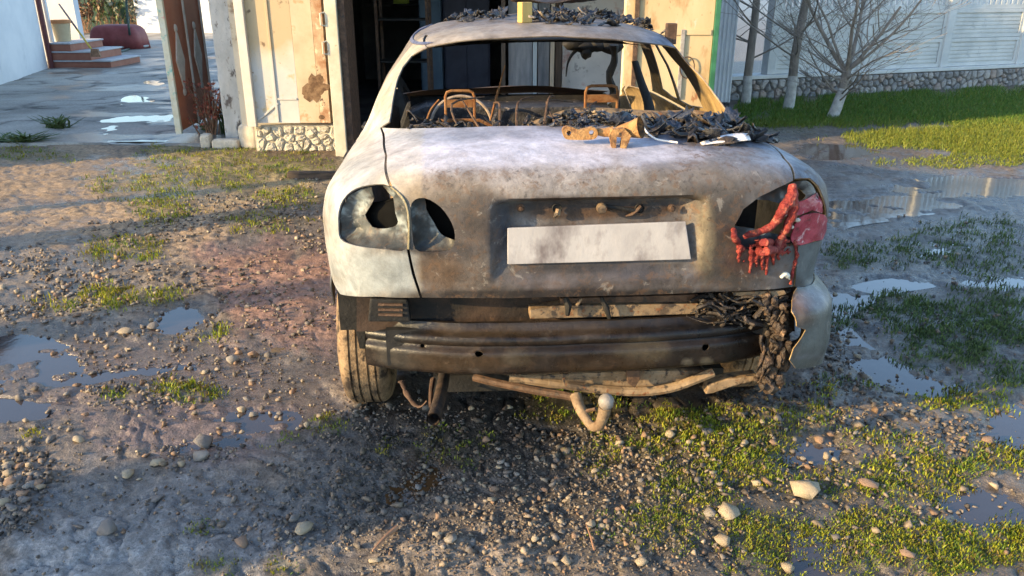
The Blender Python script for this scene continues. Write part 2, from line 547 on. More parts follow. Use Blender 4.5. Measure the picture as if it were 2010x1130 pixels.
def make_ground():
    th = np.concatenate([np.linspace(-180, -43, 26)[:-1], np.linspace(-43, 43, 620), np.linspace(43, 180, 26)[1:-1]])
    th = np.radians(th)
    rr = np.concatenate([[0.25, 0.5, 0.75], np.geomspace(1.0, 15.0, 560), np.geomspace(15.6, 600, 34)])
    T, R = np.meshgrid(th, rr)
    x, y = (R * np.sin(T)).ravel(), (R * np.cos(T)).ravel()
    h = H(x, y)
    nt, nr = len(th), len(rr)
    V = np.stack([x, y, h], 1)
    i, j = np.meshgrid(np.arange(nr - 1), np.arange(nt), indexing='ij')
    j2 = (j + 1) % nt
    Fq = np.stack([i * nt + j, i * nt + j2, (i + 1) * nt + j2, (i + 1) * nt + j], -1).reshape(-1, 4)
    # centre cap
    V = np.vstack([V, [[0, 0, 0]]])
    cap = np.stack([np.full(nt, len(V) - 1), np.arange(nt), (np.arange(nt) + 1) % nt, (np.arange(nt) + 1) % nt], 1)
    me = mesh_np('ground', V, np.vstack([Fq[:, ::-1]]), True)
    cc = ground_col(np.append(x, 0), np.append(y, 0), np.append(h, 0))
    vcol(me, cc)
    m = bpy.data.materials.new('ground_soil')
    m.use_nodes = True
    N, L = m.node_tree.nodes, m.node_tree.links
    b = N['Principled BSDF']
    a = N.new('ShaderNodeAttribute'); a.attribute_name = 'col'
    tc = N.new('ShaderNodeTexCoord')
    def noise(sc, det, ro=0.65):
        t = N.new('ShaderNodeTexNoise')
        t.inputs['Scale'].default_value = sc; t.inputs['Detail'].default_value = det; t.inputs['Roughness'].default_value = ro
        L.new(tc.outputs['Object'], t.inputs['Vector'])
        return t.outputs['Fac']
    n1, n2 = noise(26, 8), noise(95, 6)
    mr = N.new('ShaderNodeMapRange'); L.new(n1, mr.inputs['Value'])
    mr.inputs['From Min'].default_value = .3; mr.inputs['From Max'].default_value = .7
    mr.inputs['To Min'].default_value = .45; mr.inputs['To Max'].default_value = 1.5
    mr2 = N.new('ShaderNodeMapRange'); L.new(n2, mr2.inputs['Value'])
    mr2.inputs['From Min'].default_value = .3; mr2.inputs['From Max'].default_value = .7
    mr2.inputs['To Min'].default_value = .6; mr2.inputs['To Max'].default_value = 1.45
    mu = N.new('ShaderNodeMath'); mu.operation = 'MULTIPLY'
    L.new(mr.outputs['Result'], mu.inputs[0]); L.new(mr2.outputs['Result'], mu.inputs[1])
    vs = N.new('ShaderNodeVectorMath'); vs.operation = 'SCALE'
    L.new(a.outputs['Color'], vs.inputs[0]); L.new(mu.outputs['Value'], vs.inputs['Scale'])
    L.new(vs.outputs['Vector'], b.inputs['Base Color'])
    sg = N.new('ShaderNodeMapRange'); L.new(a.outputs['Alpha'], sg.inputs['Value'])
    sg.inputs['To Min'].default_value = .25; sg.inputs['To Max'].default_value = .95
    L.new(sg.outputs['Result'], b.inputs['Specular IOR Level'])
    rg = N.new('ShaderNodeMapRange'); L.new(a.outputs['Alpha'], rg.inputs['Value'])
    rg.inputs['To Min'].default_value = .92; rg.inputs['To Max'].default_value = .16
    L.new(rg.outputs['Result'], b.inputs['Roughness'])
    ad = N.new('ShaderNodeMath'); ad.operation = 'ADD'
    L.new(n1, ad.inputs[0]); L.new(n2, ad.inputs[1])
    bp = N.new('ShaderNodeBump'); bp.inputs['Strength'].default_value = .7; bp.inputs['Distance'].default_value = .012
    L.new(ad.outputs['Value'], bp.inputs['Height']); L.new(bp.outputs['Normal'], b.inputs['Normal'])
    o = obj('ground', me, m)
    tag(o, 'muddy brown yard soil with ruts around the burnt car', None, None, 'structure')
    return o
make_ground()

# standing water
def water_mat(name, col, rough):
    m = bpy.data.materials.new(name)
    m.use_nodes = True
    N, L = m.node_tree.nodes, m.node_tree.links
    b = N['Principled BSDF']
    b.inputs['Base Color'].default_value = (*col, 1)
    b.inputs['Roughness'].default_value = rough
    b.inputs['IOR'].default_value = 1.6
    b.inputs['Specular IOR Level'].default_value = 0.5
    t = N.new('ShaderNodeTexNoise'); t.inputs['Scale'].default_value = 9; t.inputs['Detail'].default_value = 3
    tc = N.new('ShaderNodeTexCoord'); L.new(tc.outputs['Object'], t.inputs['Vector'])
    bp = N.new('ShaderNodeBump'); bp.inputs['Strength'].default_value = .06; bp.inputs['Distance'].default_value = .01
    L.new(t.outputs['Fac'], bp.inputs['Height']); L.new(bp.outputs['Normal'], b.inputs['Normal'])
    return m
M_WATER = water_mat('muddy_water', (0.045, 0.036, 0.036), 0.07)
M_WATER2 = water_mat('rusty_water', (0.075, 0.038, 0.016), 0.06)
for k, (nm, poly, dep) in enumerate(PUDDLES):
    pa = np.array(poly)
    c = pa.mean(0)
    out = []
    for p in smooth_loop(poly, 2):
        d = p - c
        out.append(p + d / max(np.hypot(*d), 1e-6) * 0.05)
    V = np.array([(p[0] - c[0], p[1] - c[1], 0) for p in out])
    ov, of = triangulate([tuple(v[:2]) for v in V], [], 0.3)
    me = mesh_np('puddle', np.hstack([ov, np.zeros((len(ov), 1))]), of[:, [0, 1, 2]])
    bm = bmesh.new(); bm.from_mesh(me)
    for f in bm.faces:
        if f.normal.z < 0: f.normal_flip()
    bm.to_mesh(me); bm.free()
    o = obj('puddle', me, M_WATER2 if k in (2, 4) else M_WATER, None, (c[0], c[1], WATER_Z + 0.0004 * k))
    tag(o, None, None, None, 'structure')

# ------------------------------------------------------------------ loose gravel, grass (nobody could count them)
ICO_V = None
def ico(sub=1):
    bm = bmesh.new()
    bmesh.ops.create_icosphere(bm, subdivisions=sub, radius=1.0)
    V = np.array([v.co[:] for v in bm.verts])
    Fc = np.array([[v.index for v in f.verts] for f in bm.faces])
    bm.free()
    return V, Fc

def hull(seed, n=11, flat=1.0):
    r_ = np.random.default_rng(seed)
    P = r_.normal(size=(n, 3)); P /= np.linalg.norm(P, axis=1)[:, None]
    P = P * r_.uniform(.8, 1.1, (n, 1)) * r_.uniform(.7, 1.15, 3) * [1, 1, flat]
    bm = bmesh.new()
    for p in P: bm.verts.new(p)
    res = bmesh.ops.convex_hull(bm, input=bm.verts)
    bmesh.ops.delete(bm, geom=[v for v in bm.verts if not v.link_faces], context='VERTS')
    bmesh.ops.triangulate(bm, faces=bm.faces)
    bm.verts.index_update()
    V = np.array([v.co[:] for v in bm.verts]); F = np.array([[v.index for v in f.verts] for f in bm.faces])
    bm.free()
    return V, F

def rot_mats(n, tilt=math.pi):
    q = rng.normal(size=(n, 4))
    q /= np.linalg.norm(q, axis=1)[:, None]
    w, x, y, z = q.T
    return np.stack([np.stack([1 - 2 * (y * y + z * z), 2 * (x * y - z * w), 2 * (x * z + y * w)], -1),
                     np.stack([2 * (x * y + z * w), 1 - 2 * (x * x + z * z), 2 * (y * z - x * w)], -1),
                     np.stack([2 * (x * z - y * w), 2 * (y * z + x * w), 1 - 2 * (x * x + y * y)], -1)], 1)

def sample_px(n, x0, x1, y0, y1, lst, seed, power=1.0):
    """points on the ground, even over the picture, thinned by a zone"""
    px = rng.uniform(x0, x1, n)
    py = rng.uniform(y0, y1, n)
    w = zone(lst, px, py, seed, 1.5 if lst is GRASS_Z else .9) ** power
    k = rng.uniform(0, 1, n) < w
    px, py = px[k], py[k]
    u, v = (px - CX) / FPX, (CY - py) / FPX
    t = CAMH / -(-sP + v * cP)
    return px, py, u * t, (cP + v * sP) * t

CAR_X, CAR_Y, CAR_A = 0.24, 2.13, rad(4.5)
def make_gravel():
    px, py, x, y = sample_px(52000, -60, 2070, 340, 1160, GRAVEL_Z, 8, 1.0)
    px2, py2, x2, y2 = sample_px(15000, -60, 2070, 420, 1160, [(1000, 800, 1400, 480, .3)], 9, 1.0)
    px, py, x, y = [np.append(a, b) for a, b in ((px, px2), (py, py2), (x, x2), (y, y2))]
    xw, yw = rng.uniform(-6.5, 6.5, 26000), rng.uniform(-2.5, 7.5, 26000)
    k = rng.uniform(0, 1, 26000) < sstep(.35, .65, fbm(xw, yw, .8, 3, 301)) * .8
    xw, yw = xw[k], yw[k]
    pw, qw, dw = project(np.stack([xw, yw, 0 * xw], 1))
    k = ~((dw > .3) & (pw > -60) & (pw < 2070) & (qw > 0) & (qw < 1160))
    x, y, px, py = np.append(x, xw[k]), np.append(y, yw[k]), np.append(px, np.full(k.sum(), -999.)), np.append(py, np.full(k.sum(), 999.))
    n = len(x)
    h = H(x, y)
    ok = (h > -0.016)
    x, y, h, px, py = x[ok], y[ok], h[ok], px[ok], py[ok]
    n = len(x)
    dist = np.hypot(x, y)
    s = np.exp(rng.normal(np.log(0.0052), 0.48, n)) * np.clip(dist / 2.2, 0.75, 2.0)
    s = np.clip(s, 0.003, 0.021)
    Vs, Fs, owner, off = [], [], [], 0
    which = rng.integers(0, 12, n)
    for k in range(12):
        sel = np.where(which == k)[0]
        bv, bf = hull(900 + k, 10)
        nv, m = len(bv), len(sel)
        V = bv[None] * rng.uniform(0.6, 1.2, (m, 1, 3)) * s[sel][:, None, None] * 1.1
        V = np.einsum('nij,nkj->nki', rot_mats(m), V)
        V[:, :, 2] *= 0.8
        V += np.stack([x[sel], y[sel], h[sel] + s[sel] * 0.25], 1)[:, None, :]
        Vs.append(V.reshape(-1, 3))
        Fs.append((bf[None] + (np.arange(m) * nv)[:, None, None]).reshape(-1, 3) + off)
        owner.append(np.repeat(sel, nv))
        off += m * nv
    me = mesh_np('gravel', np.vstack(Vs), np.vstack(Fs))
    owner = np.concatenate(owner)
    base = np.array([[0.24, 0.195, 0.15], [0.18, 0.16, 0.145], [0.13, 0.11, 0.095], [0.25, 0.165, 0.11], [0.33, 0.27, 0.20], [0.09, 0.078, 0.07]])
    C = base[rng.choice(6, n, p=[.24, .22, .2, .12, .08, .14])] * rng.uniform(0.6, 1.1, (n, 1))
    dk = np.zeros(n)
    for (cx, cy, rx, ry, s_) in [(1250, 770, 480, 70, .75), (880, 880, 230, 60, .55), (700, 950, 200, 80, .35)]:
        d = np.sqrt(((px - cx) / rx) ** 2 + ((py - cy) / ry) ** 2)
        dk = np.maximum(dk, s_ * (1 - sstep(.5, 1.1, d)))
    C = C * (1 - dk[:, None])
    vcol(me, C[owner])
    m = mat('gravel_stone', (0.75, 0.73, 0.7), (1.1, 1.08, 1.05), 60, 0.75, attr='col', bump=0.3, bscale=200)
    o = obj('gravel', me, m)
    tag(o, 'loose crushed gravel scattered over the muddy yard', 'gravel', None, 'stuff')
make_gravel()

def blades(x, y, h, length, width, lean, C, name, m, nseg=2):
    n = len(x)
    az = rng.uniform(0, 2 * np.pi, n)
    wz = rng.uniform(0, 2 * np.pi, n)
    dx, dy = np.cos(az) * lean * length, np.sin(az) * lean * length
    wx, wy = np.cos(wz) * width / 2, np.sin(wz) * width / 2
    up = length * np.sqrt(np.clip(1 - lean ** 2 * 0.6, 0.1, 1))
    z0 = h - 0.003
    P = np.empty((n, 5, 3))
    P[:, 0] = np.stack([x - wx, y - wy, z0], 1)
    P[:, 1] = np.stack([x + wx, y + wy, z0], 1)
    P[:, 2] = np.stack([x + wx * .8 + dx * .35, y + wy * .8 + dy * .35, z0 + up * .6], 1)
    P[:, 3] = np.stack([x - wx * .8 + dx * .35, y - wy * .8 + dy * .35, z0 + up * .6], 1)
    P[:, 4] = np.stack([x + dx, y + dy, z0 + up], 1)
    b = (np.arange(n) * 5)[:, None]
    Fc = np.vstack([b + [0, 1, 2], b + [0, 2, 3], b + [3, 2, 4]])
    me = mesh_np(name, P.reshape(-1, 3), Fc)
    vcol(me, np.repeat(C, 5, 0))
    return obj(name, me, m)

M_GRASS = mat('grass_blade', (0.8, 0.8, 0.75), (1.15, 1.15, 1.0), 40, 0.6, attr='col', bump=0)
def _translucent(m):
    N, L = m.node_tree.nodes, m.node_tree.links
    b = N['Principled BSDF']
    out = N['Material Output']
    tr = N.new('ShaderNodeBsdfTranslucent')
    mx = N.new('ShaderNodeMixShader')
    mx.inputs['Fac'].default_value = 0.3
    src = b.inputs['Base Color'].links[0].from_socket
    L.new(src, tr.inputs['Color'])
    L.new(b.outputs['BSDF'], mx.inputs[1]); L.new(tr.outputs['BSDF'], mx.inputs[2])
    L.new(mx.outputs['Shader'], out.inputs['Surface'])
_translucent(M_GRASS)

def make_grass():
    # low mossy tufts over the yard
    px, py, x, y = sample_px(30000, -60, 2080, 285, 1170, GRASS_Z, 5, 1.25)
    xw, yw = rng.uniform(-6.5, 6.5, 30000), rng.uniform(-2.5, 9.0, 30000)
    k = rng.uniform(0, 1, 30000) < sstep(.52, .66, fbm(xw, yw, .9, 4, 305))
    xw, yw = xw[k], yw[k]
    pw, qw, dw = project(np.stack([xw, yw, 0 * xw], 1))
    k = ~((dw > .3) & (pw > -60) & (pw < 2080) & (qw > 0) & (qw < 1170))
    x, y, px, py = np.append(x, xw[k]), np.append(y, yw[k]), np.append(px, np.full(k.sum(), 999.)), np.append(py, np.full(k.sum(), 999.))
    k = H(x, y) > -0.0105
    x, y, px, py = x[k], y[k], px[k], py[k]
    nb = 13
    n = len(x)
    d = np.hypot(x, y)
    sp = 0.014 * np.clip(d / 2.2, .8, 2.6)
    X = (x[:, None] + rng.normal(size=(n, nb)) * sp[:, None]).ravel()
    Y = (y[:, None] + rng.normal(size=(n, nb)) * sp[:, None]).ravel()
    hh = H(X, Y)
    ln = rng.uniform(0.007, 0.021, n * nb) * np.repeat(np.clip(d / 2.6, .75, 1.7), nb)
    cA = np.array([[0.20, 0.24, 0.018], [0.28, 0.27, 0.02], [0.12, 0.19, 0.022], [0.23, 0.175, 0.045], [0.13, 0.105, 0.045]])
    C = cA[rng.choice(5, n, p=[.36, .26, .2, .1, .08])] * rng.uniform(.7, 1.25, (n, 1))
    right = (px > 1600) & (py < 760)
    C[right] = np.array([0.085, 0.13, 0.045]) * rng.uniform(.6, 1.25, (right.sum(), 1))
    C = np.repeat(C, nb, 0) * rng.uniform(.8, 1.2, (n * nb, 1))
    o = blades(X, Y, hh, ln, ln * 0.2 + 0.0014, rng.uniform(.1, .9, n * nb), C, 'short_grass', M_GRASS)
    tag(o, 'short yellow-green grass and moss patches in the gravel yard', 'grass', None, 'stuff')
    # lawn along the concrete fence
    px, py, x, y = sample_px(230000, 1440, 2120, 160, 372, LAWN_Z, 6, 1.0)
    hh = H(x, y)
    n = len(x)
    front = sstep(230, 330, py)
    ln = rng.uniform(.03, .085, n) * (1 - .55 * front)
    cl = np.array([[0.075, 0.155, 0.022], [0.10, 0.185, 0.025], [0.19, 0.20, 0.035]])
    C = cl[rng.choice(3, n, p=[.4, .4, .2])] * rng.uniform(.7, 1.3, (n, 1))
    dry = sstep(232, 262, py + 14 * (fbm(px, py, 30, 3, 77) - .5)) * rng.uniform(.3, 1, n)  # sunlit strip painted into the blades: yellows the lawn's front band
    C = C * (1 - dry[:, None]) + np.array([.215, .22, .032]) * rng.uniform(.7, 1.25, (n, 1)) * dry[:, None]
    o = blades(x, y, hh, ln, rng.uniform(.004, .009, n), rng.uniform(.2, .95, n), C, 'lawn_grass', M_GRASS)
    tag(o, 'green grass strip in front of the grey concrete fence', 'grass', None, 'stuff')
make_grass()

# ================================================================== THE BURNT CAR
car = empty('burnt_car', (CAR_X, CAR_Y, 0), CAR_A)
tag(car, 'burnt-out pale sedan seen from behind, windows gone, parked before the garage', 'car')
_ca, _sa = math.cos(CAR_A), math.sin(CAR_A)

def car_ray(px, py):
    r = ray(px, py)
    o = np.array([-(CAR_X * _ca + CAR_Y * _sa), CAR_X * _sa - CAR_Y * _ca, CAMH])
    d = np.array([r[0] * _ca + r[1] * _sa, -r[0] * _sa + r[1] * _ca, r[2]])
    return o, d

def cl(px, py, yl):
    """pixel -> car coordinates on the plane y = yl"""
    o, d = car_ray(px, py)
    t = (yl - o[1]) / d[1]
    return o + d * t

def car_px(P):
    P = np.asarray(P, float)
    x, y = P[..., 0], P[..., 1]
    return project(np.stack([x * _ca - y * _sa + CAR_X, x * _sa + y * _ca + CAR_Y, P[..., 2]], -1))

# body loft: nested rounded plan outlines from the bumper to the roof
#      v     W     ys    ye    yc    n    zr     zs    zf
KEY = [
    (-1.0, .790, .040, 4.10, 1.9, 4.6, .240, .200, .22),
    (-0.6, .840, -.065, 4.20, 1.9, 6.6, .360, .340, .36),
    (-0.3, .846, -.080, 4.22, 1.9, 6.8, .500, .480, .50),
    (-0.06, .846, -.045, 4.20, 1.9, 6.9, .640, .600, .58),
    (0.0, .846, .040, 4.18, 1.9, 7.0, .665, .630, .60),
    (0.25, .852, .018, 4.16, 1.9, 7.0, .800, .720, .66),
    (0.5, .852, .000, 4.12, 1.9, 7.0, .950, .800, .72),
    (0.65, .838, .012, 4.05, 1.9, 6.8, 1.030, .870, .77),
    (0.75, .812, .052, 3.90, 1.9, 6.2, 1.074, .915, .81),
    (0.85, .790, .190, 3.60, 1.9, 5.2, 1.102, .950, .87),
    (1.0, .768, .485, 3.20, 1.9, 4.0, 1.124, .985, .93),
    (1.5, .672, .790, 2.82, 1.85, 3.8, 1.252, 1.200, 1.17),
    (1.88, .585, 1.035, 2.46, 1.8, 3.6, 1.352, 1.338, 1.285),
    (2.0, .545, 1.090, 2.34, 1.8, 3.5, 1.376, 1.375, 1.325),
    (2.2, .440, 1.220, 2.22, 1.8, 3.2, 1.396, 1.400, 1.365),
    (3.0, .020, 1.780, 1.82, 1.8, 2.2, 1.428, 1.428, 1.428),
]
_K = np.array(KEY)
def kv(v, c):
    return np.interp(v, _K[:, 0], _K[:, c])
_vt = np.linspace(-1, 3, 801)
_KT = {}
for c in range(1, 9):                       # lightly smoothed key curves
    a = kv(_vt, c)
    k = np.ones(17) / 17
    p = np.pad(a, 8, mode='edge')
    _KT[c] = np.convolve(p, k, 'valid')
def ks(v, c):
    return np.interp(v, _vt, _KT[c])

def plan(phi, W, ys, ye, yc, n):
    s, c = np.sin(phi), np.cos(phi)
    x = W * np.sign(s) * np.abs(s) ** (2 / n)
    Lr = np.where(c >= 0, yc - ys, ye - yc)
    y = yc - np.sign(c) * Lr * np.abs(c) ** (2 / n)
    return x, y
_ph = np.linspace(-math.pi, math.pi, 40001)
_px, _py = plan(_ph, .852, 0, 4.12, 1.9, 7.0)
_sl = np.concatenate([[0], np.cumsum(np.hypot(np.diff(_px), np.diff(_py)))])
_sl -= np.interp(0, _ph, _sl)
ULEN = _sl[-1]
def phi_of(u): return np.interp(u, _sl, _ph)

# plate recess pressed into the boot lid
REC_T, REC_B, REC_L, REC_R = 0.992, 0.735, -0.300, 0.318
def recess(x, z):
    t = np.clip((z - REC_B) / (REC_T - REC_B), 0, 1)
    dep = 0.070 * t ** 0.8
    wd = 0.012 + 0.062 * t
    lin_ = lambda q: .75 * np.clip(q, 0, 1) + .25 * sstep(0, 1, q)
    inx = lin_((x - REC_L) / wd) * lin_((REC_R - x) / wd)
    top = 1 - sstep(REC_T - 0.014, REC_T + 0.002, z)
    bot = sstep(REC_B, REC_B + 0.03, z)
    return dep * inx * top * bot

def S(u, v, press=True):
    u, v = np.asarray(u, float), np.asarray(v, float)
    W, ys, ye, yc, n = [ks(v, c) for c in range(1, 6)]
    zr, zs, zf = [ks(v, c) for c in range(6, 9)]
    x, y = plan(phi_of(u), W, ys, ye, yc, n)
    t = np.where(y < yc, (yc - y) / np.maximum(yc - ys, 1e-3), (y - yc) / np.maximum(ye - yc, 1e-3))
    w = np.clip(t, 0, 1) ** 4.0
    z = zs + (np.where(y < yc, zr, zf) - zs) * w
    y = y + .030 * np.minimum(np.abs(x) / .62, 1.0) ** 2 * np.where((y < 1.0) & (v < 1.0), 1 - sstep(.75, 1.0, v), 0)
    x = x * (1 + .045 * (x > .3) * sstep(.0, -.12, v) * sstep(-1.0, -.6, v) * (1 - sstep(.35, .6, y)))
    # a gently crowned rear window header and deck
    cr = np.where(v > 1.2, sstep(1.2, 2.0, v) * 0.03, 0.0)
    z = z - cr * (np.abs(x) / 0.55) ** 2 * np.where(y < yc, 1, 1)
    if press:
        rr = np.where((np.abs(u) < 0.5) & (v > 0.02) & (v < 0.7), recess(x, z), 0.0)
        y = y + rr
        dent = (fbm(x, z * 1.5, 0.22, 3, 300) - 0.5) * 0.010 + (fbm(x, z * 1.2 + y, 0.09, 3, 301) - 0.5) * 0.004
        y = y + dent * np.where(v < 1, 1, 0.3)
        z = z + (fbm(x, y, 0.25, 3, 302) - 0.5) * 0.010 * sstep(.7, .85, v)
    return np.stack([x, y, z], -1)

# pixel -> (u, v): nearest camera-facing point of the loft, refined
_gu = np.linspace(-5.6, 5.6, 1121)
_gv = np.linspace(-1, 2.4, 401)
_GU, _GV = np.meshgrid(_gu, _gv)
_GP = S(_GU, _GV, False)
_GX, _GY, _GD = car_px(_GP)
_du = np.gradient(_GP, axis=1)
_dv = np.gradient(_GP, axis=0)
_nrm = np.cross(_du, _dv)
_co, _ = car_ray(CX, CY)
_FACE = np.einsum('ijk,ijk->ij', _nrm, _co - _GP) > 0
def uv(px, py):
    d = (_GX - px) ** 2 + (_GY - py) ** 2 + np.where(_FACE, 0, 4e4)
    i = np.unravel_index(np.nanargmin(d), d.shape)
    q = np.array([_GU[i], _GV[i]])
    for _ in range(8):
        e = 1e-3
        Pm = S([q[0], q[0] + e, q[0]], [q[1], q[1], q[1] + e], False)
        X, Y, D = car_px(Pm)
        J = np.array([[X[1] - X[0], X[2] - X[0]], [Y[1] - Y[0], Y[2] - Y[0]]]) / e
        r = np.array([px - X[0], py - Y[0]])
        if abs(np.linalg.det(J)) < 1e-3: break
        st = np.linalg.solve(J, r)
        st = np.clip(st, -0.05, 0.05)
        if np.abs(st).max() > 0.049 and np.hypot(*r) < 3: break
        q = q + st
    return (float(q[0]), float(np.clip(q[1], -1, 2.9)))

def side(sgn, y, z):
    """a point of the flank, by its distance from the tail and its height"""
    m = (_GP[..., 1] - y) ** 2 + (_GP[..., 2] - z) ** 2 + np.where(np.sign(_GU) == sgn, 0, 9) + np.where(np.abs(_GU) > 0.75, 0, 9)
    i = np.unravel_index(np.argmin(m), m.shape)
    return (float(_GU[i]), float(_GV[i]))

MET = (1.0, 0.55)           # (u, v) to roughly metres

def burnt_mat(name, rough=0.62, metallic=0.0, inner=False, pale=.22):
    m = bpy.data.materials.new(name)
    m.use_nodes = True
    N, L = m.node_tree.nodes, m.node_tree.links
    b = N['Principled BSDF']
    b.inputs['Metallic'].default_value = metallic
    b.inputs['Specular IOR Level'].default_value = 0.35
    a = N.new('ShaderNodeAttribute'); a.attribute_name = 'col'
    tc = N.new('ShaderNodeTexCoord')
    def noise(sc, det=8, ro=0.65, dist=0.0):
        t = N.new('ShaderNodeTexNoise')
        t.inputs['Scale'].default_value = sc; t.inputs['Detail'].default_value = det
        t.inputs['Roughness'].default_value = ro; t.inputs['Distortion'].default_value = dist
        L.new(tc.outputs['Object'], t.inputs['Vector'])
        return t.outputs['Fac']
    def rng_(x, a0, a1, b0, b1):
        r = N.new('ShaderNodeMapRange'); L.new(x, r.inputs['Value'])
        for k, val in zip(('From Min', 'From Max', 'To Min', 'To Max'), (a0, a1, b0, b1)): r.inputs[k].default_value = val
        return r.outputs['Result']
    def mix(fac, A, B, mode='MIX'):
        x = N.new('ShaderNodeMix'); x.data_type = 'RGBA'; x.blend_type = mode
        for s, val in ((x.inputs['Factor'], fac), (x.inputs['A'], A), (x.inputs['B'], B)):
            if isinstance(val, (int, float)): s.default_value = val
            elif isinstance(val, tuple): s.default_value = (*val, 1)
            else: L.new(val, s)
        return x.outputs['Result']
    col = a.outputs['Color']
    k = rng_(noise(10, 12, .74, .25), .32, .68, .55, 1.38)
    vs = N.new('ShaderNodeVectorMath'); vs.operation = 'SCALE'
    L.new(col, vs.inputs[0]); L.new(k, vs.inputs['Scale'])
    col = vs.outputs['Vector']
    # flaked, rusty and sooty patches; alpha of the attribute says how many
    big = rng_(noise(3.2, 6, .6, 1.2), .40, .60, .32, 1.0)
    def mul(a_, b_):
        q_ = N.new('ShaderNodeMath'); q_.operation = 'MULTIPLY'; L.new(a_, q_.inputs[0]); L.new(b_, q_.inputs[1]); return q_.outputs['Value']
    # streaks that ran down the metal
    mp_ = N.new('ShaderNodeMapping'); mp_.inputs['Scale'].default_value = (16, 16, 2.2); L.new(tc.outputs['Object'], mp_.inputs['Vector'])
    ts = N.new('ShaderNodeTexNoise'); ts.inputs['Scale'].default_value = 1.6; ts.inputs['Detail'].default_value = 8; ts.inputs['Roughness'].default_value = .65
    L.new(mp_.outputs['Vector'], ts.inputs['Vector'])
    st_ = rng_(ts.outputs['Fac'], .50, .66, 0, .75)
    col = mix(mul(mul(st_, big), a.outputs['Alpha']), col, (0.055, 0.045, 0.038))
    fl = mul(rng_(noise(34, 10, .72, .6), .50, .60, 0, 1), big)
    am = N.new('ShaderNodeMath'); am.operation = 'MULTIPLY'; L.new(fl, am.inputs[0]); L.new(a.outputs['Alpha'], am.inputs[1])
    col = mix(am.outputs['Value'], col, (0.12, 0.068, 0.038))
    fs = mul(rng_(noise(70, 8, .7, .3), .54, .64, 0, 1), big)
    am2 = N.new('ShaderNodeMath'); am2.operation = 'MULTIPLY'; L.new(fs, am2.inputs[0]); L.new(a.outputs['Alpha'], am2.inputs[1])
    col = mix(am2.outputs['Value'], col, (0.03, 0.026, 0.024))
    fw = rng_(noise(21, 9, .7, .8), .60, .66, 0, pale)
    col = mix(fw, col, (0.5, 0.47, 0.43) if not inner else (0.30, 0.20, 0.11))
    L.new(col, b.inputs['Base Color'])
    L.new(rng_(noise(17, 6), .3, .7, rough - .18, rough + .2), b.inputs['Roughness'])
    bp = N.new('ShaderNodeBump'); bp.inputs['Strength'].default_value = .35; bp.inputs['Distance'].default_value = .006
    L.new(noise(55, 10, .7, .4), bp.inputs['Height']); L.new(bp.outputs['Normal'], b.inputs['Normal'])
    return m
M_BODY = burnt_mat('burnt_paint', 0.55)
M_BEAM = burnt_mat('burnt_beam_steel', 0.36, pale=.03)
M_BODYIN = burnt_mat('burnt_inner_steel', 0.8, inner=True)
M_SOOT = mat('soot_black', (0.006, 0.006, 0.0065), (0.017, 0.016, 0.0155), 14, 0.75, bump=0.4)
M_RUST = mat('rusty_steel', (0.16, 0.065, 0.025), (0.26, 0.13, 0.06), 24, 0.8, bump=0.4, spots=[(60, .56, .66, (0.10, 0.05, 0.03))])
M_RUSTD = mat('dark_rusty_steel', (0.05, 0.028, 0.018), (0.11, 0.064, 0.04), 22, 0.75, bump=0.4, spots=[(35, .55, .65, (0.03, 0.026, 0.024))])
M_TAN = mat('scorched_tan_steel', (0.17, 0.115, 0.065), (0.30, 0.215, 0.135), 18, 0.7, bump=0.3, spots=[(9, .50, .62, (0.07, 0.05, 0.035)), (30, .55, .62, (0.04, 0.032, 0.028)), (50, .58, .66, (0.16, 0.065, 0.025))])

